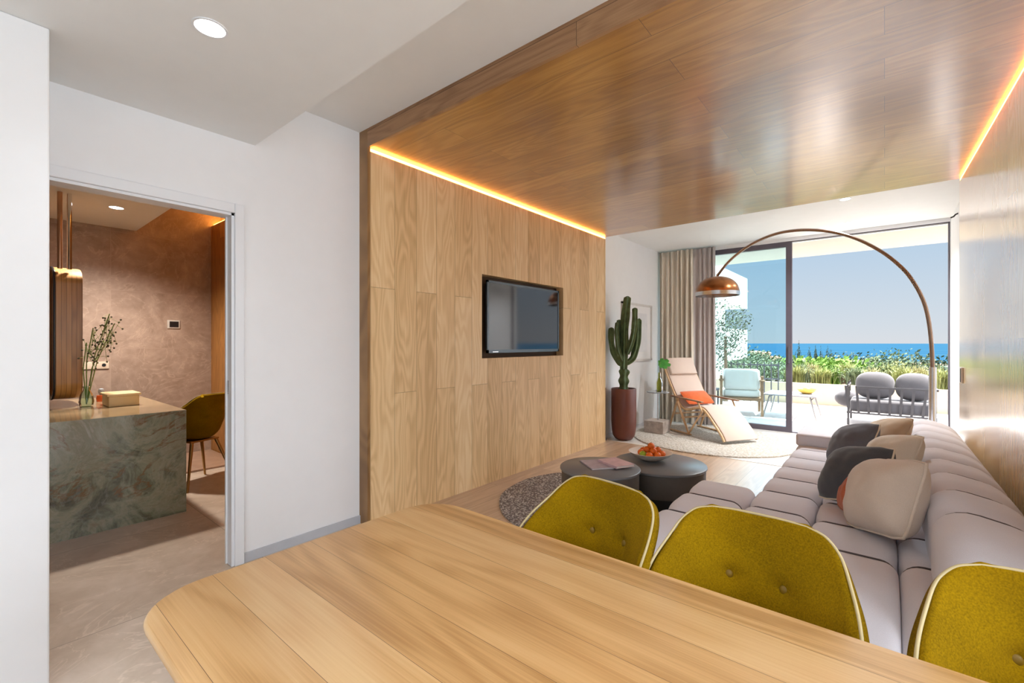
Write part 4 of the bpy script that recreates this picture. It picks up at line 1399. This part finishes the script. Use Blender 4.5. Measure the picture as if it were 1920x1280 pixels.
LIME = green('lime_grass_green', (0.27, 0.29, 0.11), 0.35)
SAGE = green('sage_green', (0.16, 0.20, 0.115), 0.35)
MIDG = green('mid_green', (0.075, 0.105, 0.05), 0.45)
DKG = green('dark_green', (0.04, 0.062, 0.04), 0.45)
YEL = green('straw_green', (0.33, 0.30, 0.15), 0.3)
OLV = green('olive_green', (0.105, 0.135, 0.08), 0.4)
BRG = green('bright_pine_green', (0.11, 0.20, 0.03), 0.35)
rnd = random.Random(12)
places = ['beside the mullion', 'right of the mullion', 'behind the bowl on the terrace table', 'right of the yellow bowl', 'left of the gap in the planting', 'right of the gap in the planting', 'left of the two grey pillows', 'behind the left grey pillow', 'behind the notch between the pillows', 'behind the right grey pillow', 'left of the lamp upright', 'right of the lamp upright', 'at the right window edge']
xs = [1488, 1502, 1522, 1541, 1556, 1588, 1606, 1632, 1664, 1692, 1722, 1738, 1765]
for k, (gx, pl) in enumerate(zip(xs, places)):
    X_, Y_, _ = at(gx, 700, 12.1 + 0.5 * (k % 3))
    h_ = rnd.uniform(0.45, 0.62) if k != 5 else 0.6
    c_ = [LIME, SAGE, YEL, LIME, BRG, LIME, SAGE, YEL, LIME, LIME, YEL, MIDG, LIME][k]
    nmz = ['lime', 'sage', 'straw coloured', 'lime', 'bright green', 'lime', 'sage', 'straw coloured', 'lime', 'lime', 'straw coloured', 'dark green', 'lime'][k]
    grass('%s grass clump in the planter %s' % (nmz, pl), X_, Y_, 0.355, 0.30, h_, c_, 'grass clumps in the terrace planter', k, 220)
for k, (gx, lab) in enumerate([(1385, 'in the planter at the left edge seen through the pane'), (1402, 'in the planter above the pale armchair'), (1420, 'in the planter seen through the middle of the pane'), (1438, 'in the planter left of the terrace table'), (1456, 'in the planter close to the mullion, seen through the pane')]):
    X_, Y_, _ = at(gx, 700, 12.4 + 0.3 * (k % 2))
    t = tree('loose grey green shrub ' + lab, 'planter_shrub', X_, Y_, rnd.uniform(0.85, 1.15), 0.75, 'shrub', [SAGE, OLV, SAGE, MIDG, SAGE][k], 'shrubs in the planter behind the pane', 40 + k, 800, gz=0.36)
for k, (gx, lab) in enumerate([(1580, 'in the gap between grass clumps'), (1648, 'behind the left grey pillow'), (1705, 'behind the right grey pillow'), (1750, 'behind the lamp upright')]):
    X_, Y_, _ = at(gx, 700, 12.9)
    tree('low green shrub in the planter ' + lab, 'planter_shrub', X_, Y_, [0.72, 0.92, 0.9, 0.95][k], 0.6, 'shrub', [SAGE, MIDG, LIME, DKG][k], 'low shrubs in the planter right of the mullion', 60 + k, 600, gz=0.36)

# trees down the slope
SPOTS = [  # image column, top row, distance, width, kind, colour, label
    (1546, 669, 34, 4.6, 'umbrella', BRG, 'bright green umbrella pine standing out above the planter right of the mullion'),
    (1484, 657, 46, 0.9, 'cypress', DKG, 'dark cypress right beside the mullion'),
    (1491, 660, 47, 0.9, 'cypress', DKG, 'second dark cypress right of the mullion'),
    (1499, 659, 47, 0.9, 'cypress', DKG, 'third dark cypress right of the mullion, the last of the row'),
    (1517, 660, 88, 1.7, 'cypress', DKG, 'far slim cypress above the left end of the umbrella pine'),
    (1528, 663, 90, 1.7, 'cypress', DKG, 'far slim cypress above the left part of the umbrella pine'),
    (1540, 661, 92, 1.7, 'cypress', DKG, 'far slim cypress above the middle of the umbrella pine'),
    (1551, 662, 91, 1.7, 'cypress', DKG, 'far slim cypress above the right part of the umbrella pine'),
    (1560, 660, 95, 1.9, 'cypress', DKG, 'far slim cypress above the right end of the umbrella pine'),
    (1580, 672, 80, 6, 'round', OLV, 'rounded olive green tree beyond the gap in the planting'),
    (1600, 669, 120, 9, 'round', DKG, 'dark rounded tree below the sea left of the pillows'),
    (1618, 674, 60, 4, 'round', MIDG, 'mid green tree above the left end of the terrace seat'),
    (1637, 676, 75, 5, 'round', OLV, 'olive green tree above the left grey pillow'),
    (1655, 672, 110, 7, 'round', DKG, 'dark tree above the notch between the pillows'),
    (1676, 668, 58, 4.2, 'round', MIDG, 'taller green tree above the right grey pillow'),
    (1692, 673, 90, 6, 'round', SAGE, 'pale green tree right of the taller green tree'),
    (1712, 674, 70, 5, 'round', MIDG, 'mid green tree left of the lamp upright'),
    (1733, 668, 40, 3.6, 'round', DKG, 'dark tree just left of the lamp upright'),
    (1762, 668, 38, 3.8, 'round', DKG, 'dark tree between the lamp upright and the window edge'),
    (1510, 678, 60, 4, 'round', SAGE, 'pale green tree left below the umbrella pine'),
    (1567, 678, 55, 4, 'round', OLV, 'small olive tree right below the umbrella pine'),
    (1395, 655, 45, 4.5, 'round', OLV, 'olive green tree right of the white building, through the pane'),
    (1418, 664, 55, 5, 'round', SAGE, 'pale green tree through the middle of the pane'),
    (1440, 672, 60, 5.5, 'round', MIDG, 'mid green tree below the hilltop houses, through the pane'),
    (1458, 676, 50, 4, 'round', DKG, 'dark green tree left beside the mullion, through the pane'),
    (1407, 676, 33, 3.4, 'round', MIDG, 'green tree low behind the terrace railing, through the pane'),
    (1430, 684, 30, 3.0, 'round', OLV, 'olive tree low in the middle of the pane'),
]
for k, (cx_, ty_, Y_, w_, kind, c_, lab) in enumerate(SPOTS):
    X_, Yq, zt = at(cx_, ty_, Y_)
    tree(lab, {'cypress': 'cypress_tree', 'umbrella': 'pine_tree'}.get(kind, 'hillside_tree'), X_, Yq, zt, w_, kind, c_, 'trees on the slope below the terrace', 100 + k, 3600 if Y_ < 50 else 2400)
# wooded mid distance: beyond counting
m = MB()
for k in range(520):
    d = 130 * (6 ** rnd.random())
    a = math.radians(rnd.uniform(-26, 12))
    x, y = d * math.sin(a), d * math.cos(a)
    s_ = rnd.uniform(2.2, 4.5) * (1 + d / 900)
    if abs(x + 98) < 34 and abs(y - 512) < 50:
        continue
    m.ball((x, y, ground_z(x, y) + s_ * 0.5), s_, 7, 5, (1.25, 1.25, 0.8))
o = obj('distant_woods', m, green('hazy_green', (0.065, 0.095, 0.08), 0.4), None, 80)
tag(o, 'belt of small distant green trees between slope and coast', 'trees', kind='stuff')
# coast houses
HW_ = plain('house_white', (0.85, 0.82, 0.76), 0.8, var=0.03)
HR = plain('house_roof', (0.55, 0.25, 0.13), 0.8, var=0.2)


def house(lab, x, y, w, d, h, rz, group, name='house'):
    z = ground_z(x, y) - 1
    t = thing(name, lab, 'house', (x, y, z), rz, group)
    obj('wall', MB().box(-w / 2, w / 2, -d / 2, d / 2, 0, h + 1), HW_, t, local=True)
    rf = MB().add([(-w * .53, -d * .55, h + 1), (w * .53, -d * .55, h + 1), (w * .53, d * .55, h + 1), (-w * .53, d * .55, h + 1), (-w * .4, 0, h + 1 + d * .22), (w * .4, 0, h + 1 + d * .22)],
                  [(0, 1, 5, 4), (2, 3, 4, 5), (1, 2, 5), (3, 0, 4), (3, 2, 1, 0)])
    obj('roof', rf, HR, t, local=True)
    return t


coast = [(1505, 'leftmost tiny white coast house, close to the mullion'), (1533, 'tiny white coast house above the umbrella pine'),
         (1572, 'leftmost tiny white coast house of the four right of the umbrella pine'), (1584, 'second tiny white coast house right of the umbrella pine'),
         (1596, 'third tiny white coast house right of the umbrella pine'), (1609, 'fourth tiny white coast house right of the umbrella pine, left of the pillows'),
         (1628, 'tiny white coast house above the left edge of the left grey pillow'), (1644, 'tiny white coast house above the middle of the left grey pillow'),
         (1661, 'tiny white coast house above the notch between the grey pillows'), (1680, 'tiny white coast house above the left edge of the right grey pillow'),
         (1699, 'tiny white coast house above the middle of the right grey pillow'), (1718, 'tiny white coast house above the right edge of the right grey pillow'),
         (1734, 'tiny white coast house just left of the lamp upright'), (1763, 'tiny white coast house between the lamp upright and the window edge')]
for k, (cx_, lab) in enumerate(coast):
    D_ = 950 + 330 * ((k * 7) % 5) / 4
    X_, Y_, _ = at(cx_, 672, D_)
    house(lab, X_, Y_, 15 + 5 * (k % 3), 11, 8 + 3 * (k % 2), 0.6 * math.sin(k * 2.1), 'white coast houses')


for k, (cx_, dd, ww) in enumerate([(1417, 505, 8), (1435, 520, 9), (1453, 510, 8)]):
    X_, Y_, z_ = at(cx_, 660, dd)
    t = thing('hilltop_house', ['left one of the three sandy houses with red roofs through the pane', 'middle one of the three sandy houses with red roofs through the pane', 'right one of the three sandy houses with red roofs, beside the mullion'][k], 'house', (X_, Y_, ground_z(X_, Y_) - 0.5), 0.3 * k, 'sandy red roofed houses through the pane')
    h_ = 5.5
    obj('wall', MB().box(-ww / 2, ww / 2, -4, 4, 0, h_), plain('sand_wall', (0.62, 0.45, 0.30), 0.8), t, local=True)
    obj('roof', MB().add([(-ww * .55, -4.6, h_), (ww * .55, -4.6, h_), (ww * .55, 4.6, h_), (-ww * .55, 4.6, h_), (-ww * .4, 0, h_ + 1.3), (ww * .4, 0, h_ + 1.3)],
                         [(0, 1, 5, 4), (2, 3, 4, 5), (1, 2, 5), (3, 0, 4), (3, 2, 1, 0)]), HR, t, local=True)

# neighbouring white building with rounded balconies (left, through the pane)
t = thing('neighbour_building', 'white neighbouring building with rounded balconies through the left of the pane', 'building', (-6.5, 15.2, 0))
obj('wall', MB().box(-11, -5.6, 15.6, 22, -3, 9), FACADE, t)
for k, (z0_, z1_) in enumerate(((2.5, 3.55), (0.75, 1.75), (4.3, 5.4), (-1.0, 0.0))):
    pl_ = [(-11, 17.5)] + [(-11, 14.3)] + [(-3.72 - 0.5 + 0.5 * math.sin(a), 14.8 - 0.5 * math.cos(a)) for a in [PI / 2 * i / 8 for i in range(9)]] + [(-3.72, 17.5)]
    obj('balcony', MB().prism(pl_, z0_, z1_), FACADE, t, 40)
X_, Y_, _ = at(1360, 640, 10.9)
tree('slender olive tree with fine leaves at the left edge of the pane', 'olive_tree', X_, Y_, 2.15, 0.75, 'olive', green('fine_olive', (0.10, 0.12, 0.08), 0.6), None, 5, 2200, gz=-0.01)

# terrace railing
t = thing('terrace_railing', 'short dark picket railing seen through the pane above the pale armchair', 'railing', (-2.3, 11.2, -0.01))
obj('rail', MB().box(-2.75, -1.75, 11.20, 11.23, 0.80, 0.83).box(-2.75, -1.75, 11.20, 11.23, 0.50, 0.525), DARKMETAL, t)
for k in range(8):
    obj('picket', MB().tube([(-2.72 + 0.135 * k, 11.215, -0.01), (-2.72 + 0.135 * k, 11.215, 0.88)], 0.012, 6), DARKMETAL, t)

# outdoor armchair with pale cushions (through the pane)
CUSHW = fabric('pale_outdoor_fabric', (0.80, 0.78, 0.72), 300, 0.05)
TEAK = plain('teak', (0.34, 0.20, 0.11), 0.6, var=0.2, scale=20)
GREYC = fabric('grey_outdoor_fabric', (0.12, 0.115, 0.125), 300, 0.18)
t = thing('outdoor_armchair', 'brown wooden terrace armchair with pale cushions seen through the pane', 'armchair', (-2.08, 9.25, -0.01), math.radians(195))
for sx in (-0.33, 0.33):
    for sy in (-0.32, 0.32):
        obj('leg', MB().rbox(sx - 0.022, sx + 0.022, sy - 0.022, sy + 0.022, 0, 0.62 if sy < 0 else 0.72, 0.006), TEAK, t, local=True)
    obj('armrest', MB().rbox(sx - 0.04, sx + 0.04, -0.36, 0.36, 0.62, 0.65, 0.01), TEAK, t, 40, local=True)
    for k in range(5):
        obj('side_slat', MB().tube([(sx, -0.22 + 0.11 * k, 0.30), (sx, -0.22 + 0.11 * k, 0.63)], 0.009, 6), TEAK, t, local=True)
obj('seat_frame', MB().rbox(-0.33, 0.33, -0.34, 0.34, 0.27, 0.32, 0.008), TEAK, t, local=True)
obj('seat_cushion', MB().rbox(-0.31, 0.31, -0.33, 0.30, 0.32, 0.46, 0.05, 4), CUSHW, t, 60, local=True)
obj('back_cushion', MB().rbox(-0.30, 0.30, 0.17, 0.32, 0.46, 0.84, 0.06, 4), CUSHW, t, 60, local=True)
t = thing('lantern', 'dark square terrace lantern beside the pale armchair, through the pane', 'lantern', (-2.27, 8.05, -0.01))
for sx in (-0.09, 0.09):
    for sy in (-0.09, 0.09):
        obj('post', MB().box(-2.27 + sx - 0.01, -2.27 + sx + 0.01, 8.05 + sy - 0.01, 8.05 + sy + 0.01, -0.01, 0.50), DARKMETAL, t)
obj('base', MB().rbox(-2.38, -2.16, 7.94, 8.16, -0.01, 0.03, 0.005), DARKMETAL, t)
obj('cap', MB().rbox(-2.38, -2.16, 7.94, 8.16, 0.50, 0.54, 0.01).tube([(-2.27, 8.05, 0.54), (-2.27, 8.05, 0.62)], 0.01, 6), DARKMETAL, t)
obj('candle', MB().lathe([(0, 0), (0.04, 0), (0.04, 0.15), (0, 0.15)], 16, (-2.27, 8.05, 0.03)), plain('wax', (0.8, 0.74, 0.6), 0.6), t)

# terrace coffee table
tx, ty = -1.28, 9.45
t = thing('terrace_table', 'low dark metal terrace table with splayed legs behind the mullion', 'table', (tx, ty, -0.01))
obj('table_top', MB().rbox(tx - 0.40, tx + 0.40, ty - 0.38, ty + 0.38, 0.375, 0.40, 0.01), plain('grey_lilac_top', (0.34, 0.33, 0.37), 0.4), t, 40)
for sx in (-1, 1):
    for sy in (-1, 1):
        obj('leg', MB().tube([(tx + sx * 0.30, ty + sy * 0.28, 0.375), (tx + sx * 0.40, ty + sy * 0.36, -0.005)], 0.014, 8), plain('grey_leg', (0.35, 0.33, 0.33), 0.4, 0.4), t)
    obj('brace', MB().tube([(tx + sx * 0.32, ty - 0.30, 0.33), (tx + sx * 0.32, ty + 0.30, 0.33)], 0.01, 8), DARKMETAL, t)
t = thing('yellow_bowl', 'yellow bowl on the terrace table right of the mullion', 'bowl', (tx + 0.22, ty + 0.02, 0.40))
obj('bowl_body', MB().lathe([(0, 0), (0.06, 0), (0.13, 0.045), (0.15, 0.09), (0.143, 0.09), (0.12, 0.05), (0, 0.012)], 32, (tx + 0.22, ty + 0.02, 0.40)), plain('yellow_glaze', (0.80, 0.55, 0.10), 0.35), t, 50)
lm_ = thing('lemon', 'yellow lemons heap as one fruit in the terrace bowl', 'fruit', (tx + 0.22, ty + 0.02, 0.425))
lm_['label'] = 'yellow lemon lying in the bowl on the terrace table'
obj('fruit_body', MB().ball((0, 0, 0.045), 0.05, 14, 10, (1.2, 1, 0.9)), plain('lemon_peel', (0.85, 0.62, 0.08), 0.4), lm_, 60, local=True)
obj('tip', MB().ball((0.062, 0, 0.045), 0.01, 8, 6), plain('lemon_tip', (0.6, 0.55, 0.1), 0.5), lm_, 60, local=True)

# terrace loveseat seen from behind
ls = thing('terrace_loveseat', 'dark slatted metal terrace loveseat seen from behind through the open door', 'sofa', (0.06, 9.35, -0.01))
lx0, lx1, ly0, ly1 = -0.46, 0.60, 9.02, 9.85
BAR = plain('charcoal_bar', (0.085, 0.08, 0.085), 0.5, 0.3)
obj('back_rail', MB().box(lx0 + 0.14, lx1, ly0 - 0.012, ly0 + 0.012, 0.585, 0.615), BAR, ls)
obj('lower_rail', MB().box(lx0, lx1 - 0.02, ly0 - 0.012, ly0 + 0.012, 0.175, 0.20).box(lx0 - 0.012, lx0 + 0.012, ly0, ly1, 0.175, 0.20).box(lx1 - 0.03, lx1 - 0.006, ly0, ly1, 0.175, 0.20), BAR, ls)
obj('arm_rail', MB().box(lx0 - 0.012, lx0 + 0.012, ly0 + 0.1, ly1, 0.585, 0.615).box(lx1 - 0.014, lx1 + 0.012, ly0, ly1, 0.585, 0.615), BAR, ls)
for k in range(9):
    u = k / 8
    xb, xt = lx0 + 0.02 + u * (lx1 - lx0 - 0.06), lx0 + 0.06 + u * (lx1 - lx0 - 0.04)
    xt = (xb + (u - 0.42) * 0.10) if k < 8 else lx1 - 0.05
    obj('back_slat', MB().box(-0.016, 0.016, -0.007, 0.007, 0, 0.44).xf(Matrix.Translation((xb, ly0, 0.175)) @ Matrix.Shear('XY', 4, ((xb - xt) / 0.44 * -1, 0))), BAR, ls)
for k in range(5):
    yy = ly0 + 0.12 + 0.17 * k
    obj('side_slat', MB().box(lx0 - 0.007, lx0 + 0.007, yy - 0.015, yy + 0.015, 0.18, 0.66 if k % 2 == 0 else 0.60), BAR, ls)
    obj('side_slat', MB().box(lx1 - 0.017, lx1 - 0.003, yy - 0.015, yy + 0.015, 0.18, 0.60), BAR, ls)
for xx in (lx0 + 0.01, lx1 - 0.02):
    for yy in (ly0 + 0.02, ly1 - 0.02):
        obj('leg', MB().box(xx - 0.014, xx + 0.014, yy - 0.014, yy + 0.014, -0.01, 0.19), BAR, ls)
obj('seat_cushion', MB().rbox(lx0 + 0.03, lx1 - 0.04, ly0 + 0.04, ly1, 0.20, 0.40, 0.05, 4), GREYC, ls, 60)


def round_pillow(label, x, y, z, w, h, d):
    t = thing('pillow', label, 'cushion', (x, y, z))
    n = 24
    vs = []
    m = MB().ball((0, 0, 0), 1, 32, 20)
    e1 = 0.75
    sg = lambda q, e: math.copysign(abs(q) ** e, q)
    m.v = [(sg(a, e1) * w / 2, sg(b, 0.9) * d / 2, sg(c, e1) * h / 2 + h / 2) for a, b, c in m.v]
    m.xf(Matrix.Rotation(math.radians(-10), 4, 'X'))
    obj('cover', m, GREYC, t, 60, local=True)


round_pillow('left grey rounded pillow standing in the terrace loveseat', -0.12, 9.30, 0.405, 0.50, 0.43, 0.26)
round_pillow('right grey rounded pillow standing in the terrace loveseat', 0.36, 9.30, 0.405, 0.46, 0.43, 0.26)
t = thing('bolster', 'grey bolster cushion on the left end of the terrace loveseat', 'cushion', (-0.52, 9.75, 0.20))
obj('cover', MB().ball((-0.50, 9.75, 0.34), 0.14, 20, 12, (1.3, 1.0, 1.0)), GREYC, t, 60)
